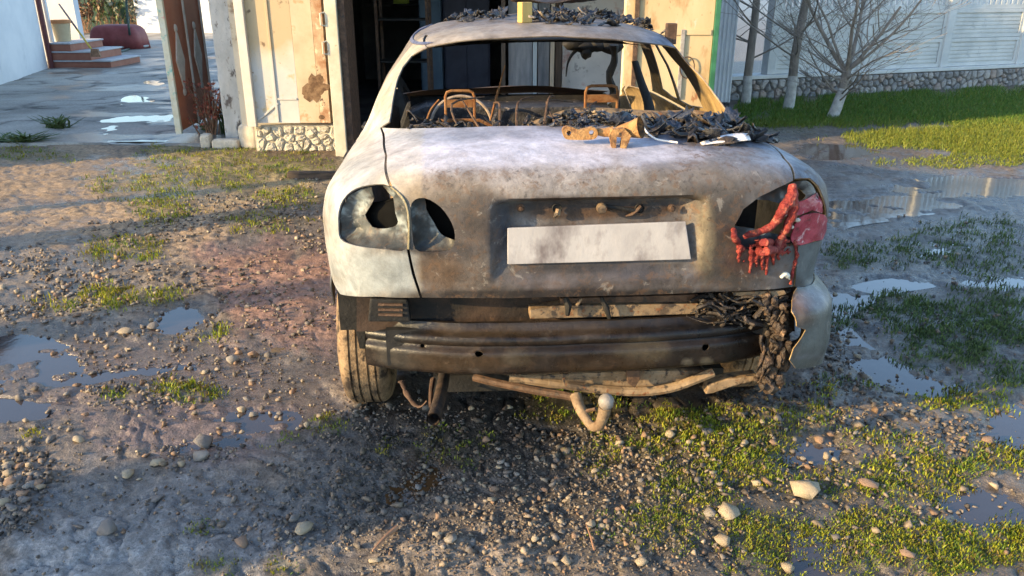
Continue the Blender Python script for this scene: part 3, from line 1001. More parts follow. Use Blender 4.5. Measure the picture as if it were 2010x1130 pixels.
# colour left on the shell, and light painted on the recess walls, by where it stands (traced in the photograph)
CREAM, TAN, BRN, BLK, BLU = (.66, .63, .58), (.20, .178, .155), (.21, .155, .11), (.025, .024, .025), (.36, .42, .47)
PAINT = [
    (700, 300, 120, 120, (0.400, 0.392, 0.376), 1), (690, 420, 60, 160, (0.368, 0.384, 0.400), 1), (780, 120, 120, 120, (0.400, 0.368, 0.304), 1),
    (740, 535, 110, 60, (0.264, 0.304, 0.336), 1),
    (1100, 290, 420, 55, (0.515, 0.488, 0.497), 1), (840, 275, 100, 30, (0.386, 0.414, 0.460), .9), (900, 258, 160, 14, (0.304, 0.313, 0.340), .8), (1050, 298, 330, 30, (0.570, 0.543, 0.543), .9),
    (1120, 252, 90, 10, (0.221, 0.221, 0.239), .8), (860, 320, 110, 24, (0.570, 0.552, 0.552), .7),
    (1080, 362, 380, 40, (0.36, 0.325, 0.28), .9), (900, 380, 110, 40, (0.245, 0.197, 0.143), .85), (900, 450, 80, 60, (0.163, 0.136, 0.112), .8), (960, 430, 60, 60, (0.116, 0.099, 0.085), .8), (900, 540, 90, 60, (0.190, 0.160, 0.129), .9),
    (860, 525, 45, 48, (0.163, 0.105, 0.061), .75), (1290, 365, 130, 34, (0.184, 0.160, 0.126), .8), (1210, 350, 40, 40, (0.286, 0.252, 0.204), .6), (1440, 330, 90, 34, (0.184, 0.156, 0.120), .85), (1410, 400, 80, 60, (0.126, 0.109, 0.088), .9),
    (1440, 500, 80, 80, (0.102, 0.087, 0.071), .95), (1500, 310, 120, 40, (0.202, 0.202, 0.202), .8), (1530, 290, 60, 60, (0.230, 0.258, 0.285), .8), (1180, 408, 200, 26, (0.088, 0.049, 0.026), 1), (990, 470, 18, 90, (0.109, 0.122, 0.136), .9),  # last blob: shade painted on the recess's left wall
    (1385, 470, 20, 90, (0.306, 0.252, 0.150), .8), (1170, 545, 220, 34, (0.116, 0.101, 0.095), .95), (1180, 522, 170, 12, (0.048, 0.044, 0.044), .8), (1240, 530, 60, 26, (0.088, 0.082, 0.088), .7), (1150, 585, 460, 12, (0.046, 0.039, 0.033), .9), (1060, 555, 60, 20, (0.224, 0.190, 0.177), .5),  # first blob: sunlight painted on the recess's right wall
    (1470, 505, 60, 40, (0.150, 0.068, 0.048), .6), (1590, 520, 50, 60, (0.184, 0.211, 0.197), 1), (1600, 330, 50, 40, (0.110, 0.120, 0.138), .9), (790, 480, 60, 14, (0.096, 0.104, 0.112), .8), (845, 490, 60, 10, (0.054, 0.054, 0.061), .8),
    (1420, 270, 150, 30, (0.120, 0.129, 0.156), .85), (1490, 250, 60, 40, (0.064, 0.069, 0.083), .9), (1560, 560, 30, 20, BLK, .6),
    (1050, 60, 230, 26, (0.288, 0.240, 0.184), 1), (1250, 70, 130, 26, (0.216, 0.184, 0.152), .9), (880, 70, 80, 30, (0.336, 0.288, 0.216), .8), (900, 95, 100, 10, (0.288, 0.240, 0.192), .7), (1380, 120, 120, 90, (0.101, 0.120, 0.166), .95), (1330, 70, 70, 26, (0.176, 0.184, 0.208), .8),
    (1150, 25, 320, 18, (0.048, 0.048, 0.056), .9),
    (1180, 400, 210, 13, (.05, .04, .035), .75), (975, 440, 34, 70, (.07, .065, .065), .6), (890, 492, 70, 22, (.05, .047, .047), .7), (1440, 430, 46, 50, (.06, .052, .045), .6),
    (1330, 330, 90, 20, (.15, .13, .105), .6), (1180, 577, 430, 13, (.030, .026, .024), .95), (940, 400, 50, 30, (.12, .10, .08), .6), (1260, 470, 500, 6, (.1, .09, .08), .0),
]
def paint_body(P):
    X, Y, D = car_px(P)
    X, Y = np.nan_to_num(X), np.nan_to_num(Y)
    C = np.tile(np.array(TAN, float), (len(P), 1))
    fl = (P[:, 0] > 0.7) & (P[:, 1] > .35)
    C[fl] = (.13, .13, .135)
    fl = (P[:, 0] < -0.7) & (P[:, 1] > .35)
    C[fl] = (.5, .48, .45)
    vis = (P[:, 1] < 1.35)
    C2 = blobs(C.copy(), X, Y, PAINT, .55, 23)
    C = np.where(vis[:, None], C2, C)
    al = np.full(len(P), .75)
    al = np.where((X < 830) & vis, .10, al)
    al = np.where((Y < 330) & (X < 1330) & vis, .22, al)
    al = np.where((X < 1250) & (Y > 340) & (Y < 560) & (X > 830), .6, al)
    al = np.where((X > 1560) & (Y > 470) & vis, .12, al)
    C = C * (0.85 + 0.3 * fbm(X, Y, 30, 3, 61))[:, None]
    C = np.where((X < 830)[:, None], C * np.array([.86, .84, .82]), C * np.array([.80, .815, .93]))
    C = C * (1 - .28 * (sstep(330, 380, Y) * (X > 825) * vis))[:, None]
    return np.hstack([C, al[:, None]])

def paint_inner(P):
    C = np.tile(np.array([.028, .026, .025]), (len(P), 1))
    k = ((P[:, 0] > 0.42) & (P[:, 1] < 1.35) & (P[:, 2] < 1.345)).astype(float)
    k *= sstep(1.36, 1.2, P[:, 1] + 0.0)
    k = np.maximum(k, ((P[:, 2] < 1.10) & (P[:, 0] > 0.5)) * .6)
    C = C * (1 - k[:, None]) + np.array([.42, .29, .13]) * k[:, None]
    return np.hstack([C, np.full((len(P), 1), .5)])

def panel(name, outline, holes=(), spacing=0.02, thick=0.006, parent=None, mats=None, disp=None, out=0.0, paint=None, surf=None, met=MET, two=True):
    """cut a sheet with an outline and holes (u, v) out of the car's skin and give it thickness"""
    Q, T = triangulate(outline, holes, spacing, met)
    sf = surf or S
    P = sf(Q[:, 0], Q[:, 1])
    e = 2e-3
    nrm = np.cross(sf(Q[:, 0] + e, Q[:, 1]) - P, sf(Q[:, 0], Q[:, 1] + e) - P)
    nrm /= np.maximum(np.linalg.norm(nrm, axis=1), 1e-12)[:, None]
    # outward = away from the car's core
    core = np.array([0, 1.9, 0.6])
    sgn = np.sign(np.einsum('ij,ij->i', nrm, P - core).sum())
    nrm *= sgn
    d = out + (disp(Q, P) if disp else 0.0)
    P = P + nrm * (np.asarray(d)[:, None] if np.ndim(d) else d)
    n = len(P)
    a, b, c = P[T[:, 0]], P[T[:, 1]], P[T[:, 2]]
    fn = np.cross(b - a, c - a)
    flip = np.einsum('ij,ij->i', fn, nrm[T[:, 0]]) < 0
    T = np.where(flip[:, None], T[:, ::-1], T)
    Pi = P - nrm * thick
    V = np.vstack([P, Pi])
    Fi = T[:, ::-1] + n
    ed = np.vstack([T[:, [0, 1]], T[:, [1, 2]], T[:, [2, 0]]])
    key = np.sort(ed, 1)
    _, idx, cnt = np.unique(key[:, 0] * n + key[:, 1], return_index=True, return_counts=True)
    be = ed[idx[cnt == 1]]
    rim = np.vstack([np.stack([be[:, 1], be[:, 0], be[:, 0] + n], 1), np.stack([be[:, 1], be[:, 0] + n, be[:, 1] + n], 1)])
    Fc = np.vstack([T, Fi, rim])
    me = mesh_np(name, V, Fc, True)
    try: me.set_sharp_from_angle(angle=rad(45))
    except Exception: pass
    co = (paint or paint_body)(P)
    ci = paint_inner(Pi)
    vcol(me, np.vstack([co, ci]))
    ms = mats or [M_BODY, M_BODYIN]
    o = obj(name, me, ms, parent or car)
    mi = np.zeros(len(Fc), np.int32)
    if len(ms) > 1: mi[len(T):len(T) + len(Fi)] = 1
    me.polygons.foreach_set('material_index', mi)
    me.update()
    return o

def U(px, py): return uv(px, py)
def UL(pts): return [uv(*p) for p in pts]

# -------- boot lid
lid_px = [(750, 250), (900, 250), (1100, 246), (1300, 244), (1462, 240), (1500, 268), (1535, 310), (1556, 354),
          (1526, 368), (1490, 386), (1458, 410), (1442, 440), (1440, 468), (1450, 488), (1482, 493), (1530, 486), (1563, 480), (1557, 562),
          (1400, 573), (1200, 580), (1000, 584), (829, 584), (815, 540), (804, 490), (804, 440), (800, 404), (769, 362), (760, 305)]
lampLin = [(808, 398), (833, 388), (866, 407), (887, 438), (893, 468), (884, 490), (848, 494), (815, 488), (808, 440)]
lid_uv = UL(lid_px)
trunk = panel('boot_lid', lid_uv, [smooth_loop(UL(lampLin), 3)], 0.0115)

def arch(sgn, yc_, r_=0.335, zc=0.30, a0=20, a1=160, n=9):
    return [side(sgn, yc_ - r_ * math.cos(rad(a)), zc + r_ * math.sin(rad(a))) for a in np.linspace(a0, a1, n)]
AX_R, AX_F = 0.80, 3.32

# -------- left rear quarter with the C-pillar, and its lamp opening
lampLout = [(664, 440), (668, 402), (690, 374), (725, 362), (764, 364), (794, 400), (799, 440), (797, 489), (760, 489), (700, 482), (668, 468)]
qL_px_in = [(824, 584), (809, 540), (799, 491), (800, 440), (796, 402), (765, 366), (756, 305), (746, 250), (764, 238), (768, 215), (776, 170), (790, 130), (808, 108), (838, 92)]
pL_top = [(836, 92), (838, 66), (842, 44)]
qL = UL(qL_px_in) + UL(pL_top[1:])
B_L = -2.55
qL += [(-1.60, 2.02), (-1.72, 1.94), (-1.45, 1.80), (-1.22, 1.55), (-1.10, 1.25), (-1.13, 1.06), side(-1, 1.25, .97), side(-1, 1.12, .8)]
qL += arch(-1, AX_R, a0=160, a1=35, n=9)
qL += [side(-1, .42, .665), uv(668, 577), uv(740, 582)]
quarterL = panel('quarter_panel', qL, [smooth_loop(UL(lampLout), 3)], 0.0135)
tag(quarterL, 'whitish left rear wing and roof pillar with empty lamp opening')

# -------- right rear quarter
qR_px = [(1561, 562), (1567, 480)]
lampRoutline = [(1567, 478), (1600, 470), (1622, 462), (1622, 430), (1616, 392), (1606, 366), (1588, 352), (1560, 355)]
qR = UL([(1561, 562), (1567, 482), (1600, 474)]) + [(uv(1618, 470)[0] + .02, uv(1618, 470)[1]), (uv(1619, 430)[0] + .02, uv(1619, 430)[1]), (uv(1612, 390)[0] + .02, uv(1612, 390)[1]), (uv(1602, 364)[0] + .012, uv(1602, 364)[1])] + UL([(1590, 349), (1560, 350), (1540, 310), (1506, 268), (1468, 238), (1462, 232), (1446, 205), (1412, 150), (1375, 112), (1332, 93)])
qR += UL([(1332, 74), (1330, 60)]) 
qR += [(1.60, 2.02), (1.72, 1.94), (1.45, 1.80), (1.22, 1.55), (1.10, 1.25), (1.13, 1.06), side(1, 1.25, .97), side(1, 1.12, .8)]
qR += arch(1, AX_R, a0=160, a1=35, n=9)
qR += [side(1, .42, .665), uv(1606, 556)]
quarterR = panel('quarter_panel', qR, [], 0.0135)
tag(quarterR, 'dark sooty right rear wing and roof pillar')

# -------- roof with the rear window header
roof_b = [(838, 91), (900, 80), (1000, 73), (1100, 71), (1200, 76), (1280, 84), (1330, 92)]
rf = UL([(845, 44), (841, 66)]) + UL(roof_b[:1])
rf = [uv(845, 45), uv(841, 68)] + UL(roof_b) + [uv(1334, 74), uv(1333, 60)]
u1 = rf[-1][0]; u0 = rf[0][0]
rf += [(1.60, 2.03), (2.3, 2.02), (3.0, 2.02), (3.6, 2.0), (4.2, 1.97), (4.55, 1.96), (4.55, 2.98), (3, 2.98), (1.0, 2.98), (0, 2.98), (-1.0, 2.98), (-3, 2.98), (-4.55, 2.98), (-4.55, 1.96), (-4.2, 1.97), (-3.6, 2.0), (-3.0, 2.02), (-2.3, 2.02), (-1.60, 2.03)]
roof = panel('roof', rf, [], 0.03, met=(1.0, .45))
M_BLUESEAM = mat('scorched_blue_seam', (0.05, 0.06, 0.12), (0.12, 0.13, 0.2), 40, 0.5, bump=0.2)
sm = panel('roof_seam', UL([(834, 48), (848, 46), (850, 84), (837, 88)]), [], 0.008, .006, out=0.006, mats=[M_BLUESEAM], paint=paint_body)

# -------- side frames (pillars and window openings) and doors
def side_frame(sg):
    o = [(sg * 1.13, 1.06), (sg * 1.10, 1.25), (sg * 1.22, 1.55), (sg * 1.45, 1.80), (sg * 1.72, 1.94), (sg * 1.60, 2.02), (sg * 2.3, 2.02), (sg * 3.0, 2.02), (sg * 3.6, 2.0), (sg * 4.02, 1.95),
         (sg * 3.98, 1.6), (sg * 3.9, 1.3), (sg * 3.9, 1.0), (sg * 3.4, .99), (sg * 2.6, .985), (sg * 1.9, .985), side(sg, 1.25, .97)]
    hr = [(sg * 1.55, 1.10), (sg * 1.56, 1.3), (sg * 1.63, 1.55), (sg * 1.76, 1.78), (sg * 1.98, 1.90), (sg * 2.26, 1.92), (sg * 2.32, 1.5), (sg * 2.34, 1.06), (sg * 1.9, 1.06)]
    hf = [(sg * 2.68, 1.06), (sg * 2.66, 1.5), (sg * 2.64, 1.92), (sg * 3.1, 1.91), (sg * 3.45, 1.85), (sg * 3.56, 1.5), (sg * 3.55, 1.1), (sg * 3.2, 1.06)]
    return panel('side_frame', o, [hr, hf], 0.03)
for sg in (-1, 1):
    side_frame(sg)
    a = arch(sg, AX_R, a0=160, a1=160, n=1)[0]
    rd = [side(sg, 1.27, .96), side(sg, 1.14, .8), side(sg, 1.16, .42), side(sg, 1.2, .25), side(sg, 1.95, .25), side(sg, 1.98, .6), side(sg, 1.98, .96)]
    d1 = panel('rear_door', rd, [], .05)
    fd = [side(sg, 2.0, .96), side(sg, 2.0, .6), side(sg, 1.97, .25), side(sg, 2.9, .25), side(sg, 2.95, .6), side(sg, 2.98, .95)]
    d2 = panel('front_door', fd, [], .05)
    for dd, yy in ((d1, 1.32), (d2, 2.12)):
        MB().tube([(sg * .835, yy, .845), (sg * .86, yy + .02, .85), (sg * .86, yy + .14, .85), (sg * .835, yy + .16, .845)], .011, 6).build('door_handle', M_SOOT, dd, True)
    fw = [side(sg, 3.0, .95), side(sg, 2.97, .6), side(sg, 2.92, .3)] + arch(sg, AX_F, a0=20, a1=160, n=7) + [side(sg, 3.95, .55), side(sg, 3.9, .7), side(sg, 3.5, .84)]
    panel('front_wing', fw, [], .05)
bon = []
for x_ in np.linspace(-.68, .68, 9): bon.append((x_, 3.18 - .12 * (abs(x_) / .7) ** 2))
Vb, Fb = [], []
nx_, ny_ = 13, 9
for j in range(ny_):
    for i in range(nx_):
        x_ = -.70 + 1.4 * i / (nx_ - 1)
        t = j / (ny_ - 1)
        y_ = 3.18 + .95 * t - .10 * (abs(x_) / .7) ** 2
        Vb.append((x_, y_, .93 - .10 * t - .06 * t * t - .03 * (x_ / .7) ** 2 + .006 * math.sin(9 * x_ + 5 * t)))
for j in range(ny_ - 1):
    for i in range(nx_ - 1):
        k = j * nx_ + i
        Fb.append((k, k + 1, k + nx_ + 1, k + nx_))
MB().add(Vb, Fb).build('bonnet', M_RUSTD, car, True)
MB().prism([(-.76, .30), (.76, .30), (.80, .52), (.72, .72), (-.72, .72), (-.80, .52)], 4.02, 4.12).build('front_bumper', M_SOOT, car, bevel=.03)

# -------- lamp recesses behind the openings
M_HOUS = burnt_mat('burnt_lamp_housing', 0.5)
def paint_hous(P):
    X, Y, D = car_px(P)
    n = fbm(X, Y, 16, 4, 71)
    C = np.array([.07, .08, .085]) * (0.4 + 1.1 * n)[:, None]
    k = sstep(.5, .62, n)[:, None] * .8
    C = C * (1 - k) + np.array([.26, .30, .31]) * k
    k = (sstep(450, 470, Y) * .85)[:, None]
    C = C * (1 - k) + np.array([.02, .02, .02]) * k
    return np.hstack([C, np.full((len(P), 1), .5)])
def bowl(name, px_outline, holes, depth, grow=1.04):
    o = np.array(smooth_loop(UL(px_outline), 3))
    c = o.mean(0)
    o2 = [tuple(c + (p - c) * grow) for p in o]
    om = np.array(o2) * MET
    def disp(Q, P):
        d = poly_dist([tuple(p) for p in om], Q * MET)
        r = -0.012 - depth * (1 - np.exp(-d / 0.016))
        return r - 0.010 * (fbm(Q[:, 0], Q[:, 1], .03, 3, 81) - .5)
    hs_ = []
    for h in holes:
        q = np.array(smooth_loop(UL(h), 3)); m_ = q.mean(0)
        hs_.append([tuple(m_ + (p - m_) * 1.28) for p in q])
    return panel(name, o2, hs_, .008, .003, disp=disp, mats=[M_HOUS], paint=paint_hous)
lo = bowl('lamp_housing', lampLout, [[(722, 371), (738, 368), (748, 392), (756, 430), (757, 444), (742, 452), (716, 450), (699, 434), (698, 414), (712, 396)]], .045)
tag(lo, 'empty outer left tail lamp housing with a black hole')
li = bowl('lamp_housing', lampLin, [[(838, 398), (858, 408), (880, 438), (889, 462), (880, 469), (862, 464), (848, 444), (838, 420)]], .035)
tag(li, 'empty inner left tail lamp housing in the boot lid')
lampRall = [(1440, 466), (1441, 440), (1456, 412), (1490, 388), (1530, 370), (1560, 358), (1588, 353), (1604, 368), (1614, 396), (1620, 440), (1618, 462), (1566, 478), (1530, 484), (1480, 492), (1448, 486)]
lr = bowl('lamp_housing', lampRall, [[(1462, 452), (1472, 420), (1500, 400), (1520, 402), (1500, 430), (1480, 452)], [(1590, 362), (1604, 380), (1600, 392), (1584, 384)]], .05)
tag(lr, 'burnt right tail lamp cavity')
def paint_black(P): return np.tile(np.array([.006, .006, .006, 0.]), (len(P), 1))
M_VOID = mat('soot_void', (0.004, 0.004, 0.004), (0.008, 0.008, 0.008), 10, .95, bump=0, spec=.05)
for (o_, par_) in ((lampLout, lo), (lampLin, li)):
    q = np.array(smooth_loop(UL(o_), 3)); m_ = q.mean(0)
    bk = panel('lamp_backing', [tuple(m_ + (p - m_) * 1.0) for p in q], [], .02, .004, out=-.085, mats=[M_VOID], paint=paint_black, parent=par_)  # added black sheet stands in for the darkness behind the lamp holes
ridge = [S(*uv(*p)) for p in [(768, 366), (788, 384), (799, 406), (803, 440), (802, 488)]]

# red plastic left of the right lamp lens
M_RED = mat('melted_red_plastic', (0.15, 0.018, 0.02), (0.27, 0.045, 0.036), 30, 0.72, bump=1.0, bscale=110, spec=.25, spots=[(40, .56, .66, (0.36, 0.12, 0.085)), (22, .56, .66, (0.07, 0.025, 0.022))])
M_REDD = mat('scorched_red_lens', (0.26, 0.03, 0.05), (0.40, 0.07, 0.10), 22, 0.3, bump=0.3, spots=[(26, .55, .63, (0.55, 0.38, 0.40)), (14, .6, .7, (0.07, 0.03, 0.035))])
lens = panel('lens_fragment', smooth_loop(UL([(1556, 452), (1566, 428), (1588, 420), (1606, 418), (1621, 428), (1621, 462), (1596, 472), (1568, 480), (1552, 472)]), 2), [], .009, .004, out=.004, mats=[M_REDD], disp=lambda Q, P: .008 * (fbm(Q[:, 0], Q[:, 1], .05, 3, 90) - .5))
tag(lens, 'scorched pink-red remnant of the right tail lamp lens')
lens2 = panel('lens_fragment', smooth_loop(UL([(1552, 424), (1560, 402), (1586, 392), (1612, 376), (1619, 400), (1620, 420), (1600, 414), (1574, 424)]), 2), [], .009, .004, out=-.008, mats=[M_REDD], disp=lambda Q, P: .02 * (fbm(Q[:, 0], Q[:, 1], .04, 3, 95) - .5))
def sp(px, py, o=0.0):
    q = uv(px, py)
    P = S(q[0], q[1])
    d = _co - P
    return P + d / np.linalg.norm(d) * o
def strand(name, pts, r, m, parent=None, o=0.004, seg=7, k=4, jit=.0):
    P = [sp(p[0], p[1], p[2] if len(p) > 2 else o) for p in pts]
    P = smooth_loop(P, k, False)
    if jit: P = [p + rng.normal(size=3) * jit for p in P]
    rs = np.interp(np.linspace(0, 1, len(P)), np.linspace(0, 1, len(r)), r) if isinstance(r, (list, tuple)) else np.full(len(P), r)
    rs = rs * rng.uniform(.6, 1.45, len(P))
    return MB().tube(P, list(rs), seg).build(name, m, parent or car, True)
mred = MB()
def rstrand(pts, r, jit=.0015):
    P = smooth_loop([sp(p[0], p[1], p[2]) for p in pts], 5, False)
    P = [p + rng.normal(size=3) * jit for p in P]
    rs = np.interp(np.linspace(0, 1, len(P)), np.linspace(0, 1, len(r)), r) * rng.uniform(.88, 1.12, len(P))
    mred.tube(P, list(rs), 9)
rstrand([(1553, 362, .012), (1554, 384, .014), (1541, 405, .014), (1528, 428, .010), (1510, 446, .008), (1480, 458, .006), (1460, 464, .006)], [.012, .018, .017, .014, .012, .010, .008])
rstrand([(1554, 384, .014), (1557, 410, .014), (1547, 440, .014), (1534, 466, .010), (1522, 490, .008)], [.016, .015, .012, .012, .013])
rstrand([(1440, 452, .008), (1445, 474, .008), (1462, 488, .009), (1490, 494, .009), (1524, 488, .009), (1544, 468, .010)], [.008, .010, .011, .012, .012, .010])
rstrand([(1470, 470, .008), (1490, 478, .008), (1515, 474, .008)], [.008, .012, .010])
for (x_, y_, ln) in [(1452, 482, 34), (1462, 488, 26), (1474, 490, 46), (1486, 494, 30), (1498, 494, 36), (1508, 492, 48), (1518, 490, 30), (1530, 486, 24)]:
    rstrand([(x_, y_, .006), (x_ + random.uniform(-3, 3), y_ + ln * .5, .004), (x_ + random.uniform(-4, 4), y_ + ln, .002)], [.009, .006, .0035], .0012)
for k in range(120):
    x_, y_ = random.uniform(1446, 1552), random.gauss(491, 8)
    if not 1444 < x_ < 1556: continue
    V_, F_ = ico(1)
    mred.add(V_ * rng.uniform(.6, 1.2, 3) * random.uniform(.003, .0065) + sp(x_, y_, .003), F_)
ml = mred.build('melted_lens', M_RED, car, True)
tag(ml, 'coral-red melted plastic of the right tail lamp dripping down the panel')
rm = ml.modifiers.new('fuse', 'REMESH'); rm.mode = 'VOXEL'; rm.voxel_size = .0026; rm.use_smooth_shade = True
strand('melted_drip', [(1560, 470, .006), (1563, 500, .006), (1558, 530, .006), (1552, 556, .006)], [.005, .006, .004, .004], M_RED, jit=.001)
P_ = [p for p in smooth_loop([sp(*q, .003) for q in [(768, 366), (788, 384), (799, 406), (803, 440), (802, 488)]], 4, False)]
MB().tube(P_, .0032, 7).build('lamp_seal', mat('pale_yellow_seal', (.20, .17, .10), (.30, .26, .17), 30, .7, bump=.4), car, True)
for (x_, y_, r_) in [(1496, 456, .009), (1540, 420, .007), (1566, 432, .007), (1554, 446, .006)]:
    V_, F_ = ico(2)
    MB().add(V_ * np.array([1.3, .8, 1]) * r_ + sp(x_, y_, .004), F_).build('bulb_remnant', mat('melted_pale_plastic', (.5, .46, .38), (.62, .58, .5), 40, .5), car, True)
white_fl = strand('paint_flake', [(1532, 545, .004), (1542, 538, .006), (1550, 548, .004)], [.004, .008, .003], mat('pale_flake', (.6, .58, .5), (.7, .68, .6), 30, .7))

# -------- added dark boot box stops light leaks; floor, shelf and firewall close the cabin
MB().box(-.56, .56, .26, .62, .42, .96).build('boot_liner', M_SOOT, car)
lin = MB()
lin.box(-.66, .66, .62, 3.3, .26, .36)
lin.build('floor_pan', M_SOOT, car)
MB().box(-.52, .52, .46, .80, 1.035, 1.065).build('parcel_shelf', M_SOOT, car)
MB().box(-.66, .66, 3.25, 3.33, .30, .86).build('firewall', M_SOOT, car)

# -------- number plate, recess fittings
def plate_mat():
    m = mat('dirty_white_plate', (.30, .285, .29), (.47, .455, .46), 7, .5, bump=.15, bscale=30, lo=.3, hi=.7, spots=[(9, .48, .68, (.15, .13, .135))], stretch=(1, 1, .6))
    return m
pc = [cl(996, 447, .030), cl(1345, 434, .030), cl(1356, 508, .030), cl(996, 518, .030)]
Vp = [pc[3], pc[2], pc[1], pc[0]]
Vp = [np.array(p) for p in Vp]
Vpf = [p + [0, -.004, 0] for p in Vp] + [p + [0, .004, 0] for p in Vp]
pl = MB().add(Vpf, [(0, 1, 2, 3), (7, 6, 5, 4), (0, 4, 5, 1), (1, 5, 6, 2), (2, 6, 7, 3), (3, 7, 4, 0)]).build('number_plate', plate_mat(), car, bevel=.002)
tag(pl, 'dirty white rear number plate with smeared characters')
for k, x_ in enumerate((1022, 1093, 1255, 1318)):
    p = cl(x_, 408, .048)
    Mx = Matrix.Translation(Vector(p)) @ Matrix.Rotation(rad(90), 4, 'X')
    if k in (1, 2):
        MB().lathe([(.0005, .0), (.013, .0), (.015, .004), (.013, .006), (.0125, -.002), (.0005, -.002)], 14, Mx).build('lamp_socket', M_SOOT, car, True)
    else:
        MB().lathe([(.0005, .012), (.006, .011), (.008, .004), (.012, .003), (.012, 0)], 10, Mx).build('stud', M_RUSTD, car, True)
p = cl(1180, 407, .040)
Mx = Matrix.Translation(Vector(p)) @ Matrix.Rotation(rad(90), 4, 'X')
MB().lathe([(.0005, .020), (.012, .019), (.0155, .012), (.0155, .004), (.009, 0), (.009, -.02)], 16, Mx).build('lock_barrel', M_TAN, car, True)
MB().tube([cl(1190, 405, .040), cl(1215, 408, .042), cl(1246, 413, .044)], .006, 6).build('lock_rod', M_SOOT, car, True)
MB().tube([cl(1258, 404, .044), cl(1250, 413, .042), cl(1240, 421, .044), cl(1228, 424, .046)], [.005, .006, .005, .003], 6).build('lock_lever', M_RUSTD, car, True)
MB().tube([cl(1096, 410, .044), cl(1094, 420, .040), cl(1088, 426, .044)], [.008, .010, .004], 6).build('melted_stub', M_TAN, car, True)

# -------- bumper beam and what shows under the lid
BEAM = [(.085, .628), (.045, .626), (.035, .606), (.030, .598), (.006, .592), (.000, .585), (.000, .562), (.014, .556), (.014, .546), (-.004, .538), (-.006, .530), (-.006, .466), (.000, .452), (.030, .444), (.075, .444)]
BEAM = [(y_, .425 + (z_ - .444) * (.588 - .425) / .184) for y_, z_ in BEAM]
_bt = np.concatenate([[0], np.cumsum([math.hypot(BEAM[i + 1][0] - BEAM[i][0], BEAM[i + 1][1] - BEAM[i][1]) for i in range(len(BEAM) - 1)])])
_by = np.array([p[0] for p in BEAM]); _bz = np.array([p[1] for p in BEAM])
def beam(u, v):
    u, v = np.asarray(u, float), np.asarray(v, float)
    y = np.interp(v, _bt, _by) + .055 + .13 * (np.abs(u + .01) / .68) ** 3.2
    z = np.interp(v, _bt, _bz) + .004 * (fbm(u, v, .1, 3, 120) - .5) - .012 * (np.abs(u) / .68) ** 3
    y = y + .006 * (fbm(u, v * 2, .15, 3, 121) - .5)
    return np.stack([u, y, z], -1)
def paint_beam(P):
    X, Y, D = car_px(P)
    n = fbm(X, Y, 30, 4, 131)
    C = np.array([.055, .042, .035]) * (.4 + n)[:, None]
    C = blobs(C, X, Y, [(770, 645, 70, 34, (0.030, 0.036, 0.045), 1), (790, 700, 60, 30, (0.090, 0.087, 0.081), .7), (950, 650, 110, 14, (0.132, 0.093, 0.060), .8), (920, 705, 140, 26, (0.090, 0.057, 0.030), .8), (1010, 700, 34, 20, (0.162, 0.132, 0.096), .8),
                        (1130, 650, 120, 14, (0.120, 0.090, 0.072), .7), (1260, 690, 60, 30, (0.162, 0.132, 0.087), .8), (1190, 715, 110, 20, (0.084, 0.054, 0.030), .8), (1360, 650, 130, 18, (0.021, 0.024, 0.033), .9), (1480, 680, 70, 60, (0.012, 0.012, 0.013), .95),
                        (1080, 640, 90, 10, (0.150, 0.120, 0.102), .6), (1350, 712, 14, 8, (0.252, 0.222, 0.168), .9), (1386, 710, 16, 9, (0.252, 0.222, 0.168), .9), (1130, 690, 60, 26, (0.045, 0.030, 0.021), .7)], .6, 133)
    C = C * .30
    return np.hstack([C, np.full((len(P), 1), .12)])
def beam_v(z):
    return float(np.interp(-z, -_bz[::1], _bt))
def circ(u0, v0, r, n=12): return [(u0 + r * math.cos(2 * math.pi * k / n), v0 + r * math.sin(2 * math.pi * k / n)) for k in range(n)]
bh = []
for (px_, py_, r_) in [(828, 691, .0065), (940, 693, .0125), (1387, 683, .0125)]:
    P_ = cl(px_, py_, .06)
    bh.append(circ(P_[0], beam_v(P_[2]), r_, 14))
beam_o = panel('bumper_beam', [(-.685, .03), (.64, .03), (.66, _bt[-1] - .10), (.64, _bt[-1]), (-.66, _bt[-1]), (-.69, _bt[-1] - .09)], bh, .011, .005, surf=beam, met=(1, 1), mats=[M_BEAM, M_SOOT], paint=paint_beam)
tag(beam_o, 'scorched ribbed steel bumper beam with round holes')
MB().box(-.62, .60, .135, .16, .44, .56).build('beam_back', M_SOOT, car)

def plate_px(name, pts, yl, th, m, bev=0.0, parent=None):
    V = [cl(p[0], p[1], p[2] if len(p) > 2 else yl) for p in pts]
    n = len(V)
    W_ = [np.array(p) for p in V] + [np.array(p) + [0, th, 0] for p in V]
    Fc = [tuple(range(n)), tuple(range(2 * n - 1, n - 1, -1))] + [(i, (i + 1) % n, (i + 1) % n + n, i + n) for i in range(n)]
    return MB().add(W_, Fc).build(name, m, parent or car, bevel=bev)
plate_px('rear_valance', [(700, 575), (1560, 552), (1560, 650), (700, 650)], .17, .02, mat('sooty_valance', (.008, .007, .007), (.05, .03, .02), 7, .8, bump=.5, spots=[(12, .58, .68, (.10, .055, .03))]))
plate_px('valance_flange', [(1100, 586), (1372, 578), (1372, 597), (1100, 604)], .135, .03, M_RUSTD, .004)
plate_px('valance_ledge', [(1040, 608), (1100, 600), (1372, 596), (1372, 616), (1200, 622), (1040, 626)], .115, .05, M_TAN, .004)
br = plate_px('beam_bracket', [(726, 586), (800, 588), (806, 632), (722, 632)], .12, .06, M_SOOT, .006)
for dy in (596, 606, 616):
    plate_px('bracket_rib', [(742, dy), (790, dy + 1), (790, dy + 5), (742, dy + 4)], .112, .01, M_RUSTD, 0, br)
MB().tube([cl(1110, 584, .10), cl(1116, 600, .09), cl(1114, 618, .095)], [.008, .012, .007], 7).build('catch_hook', M_SOOT, car, True)
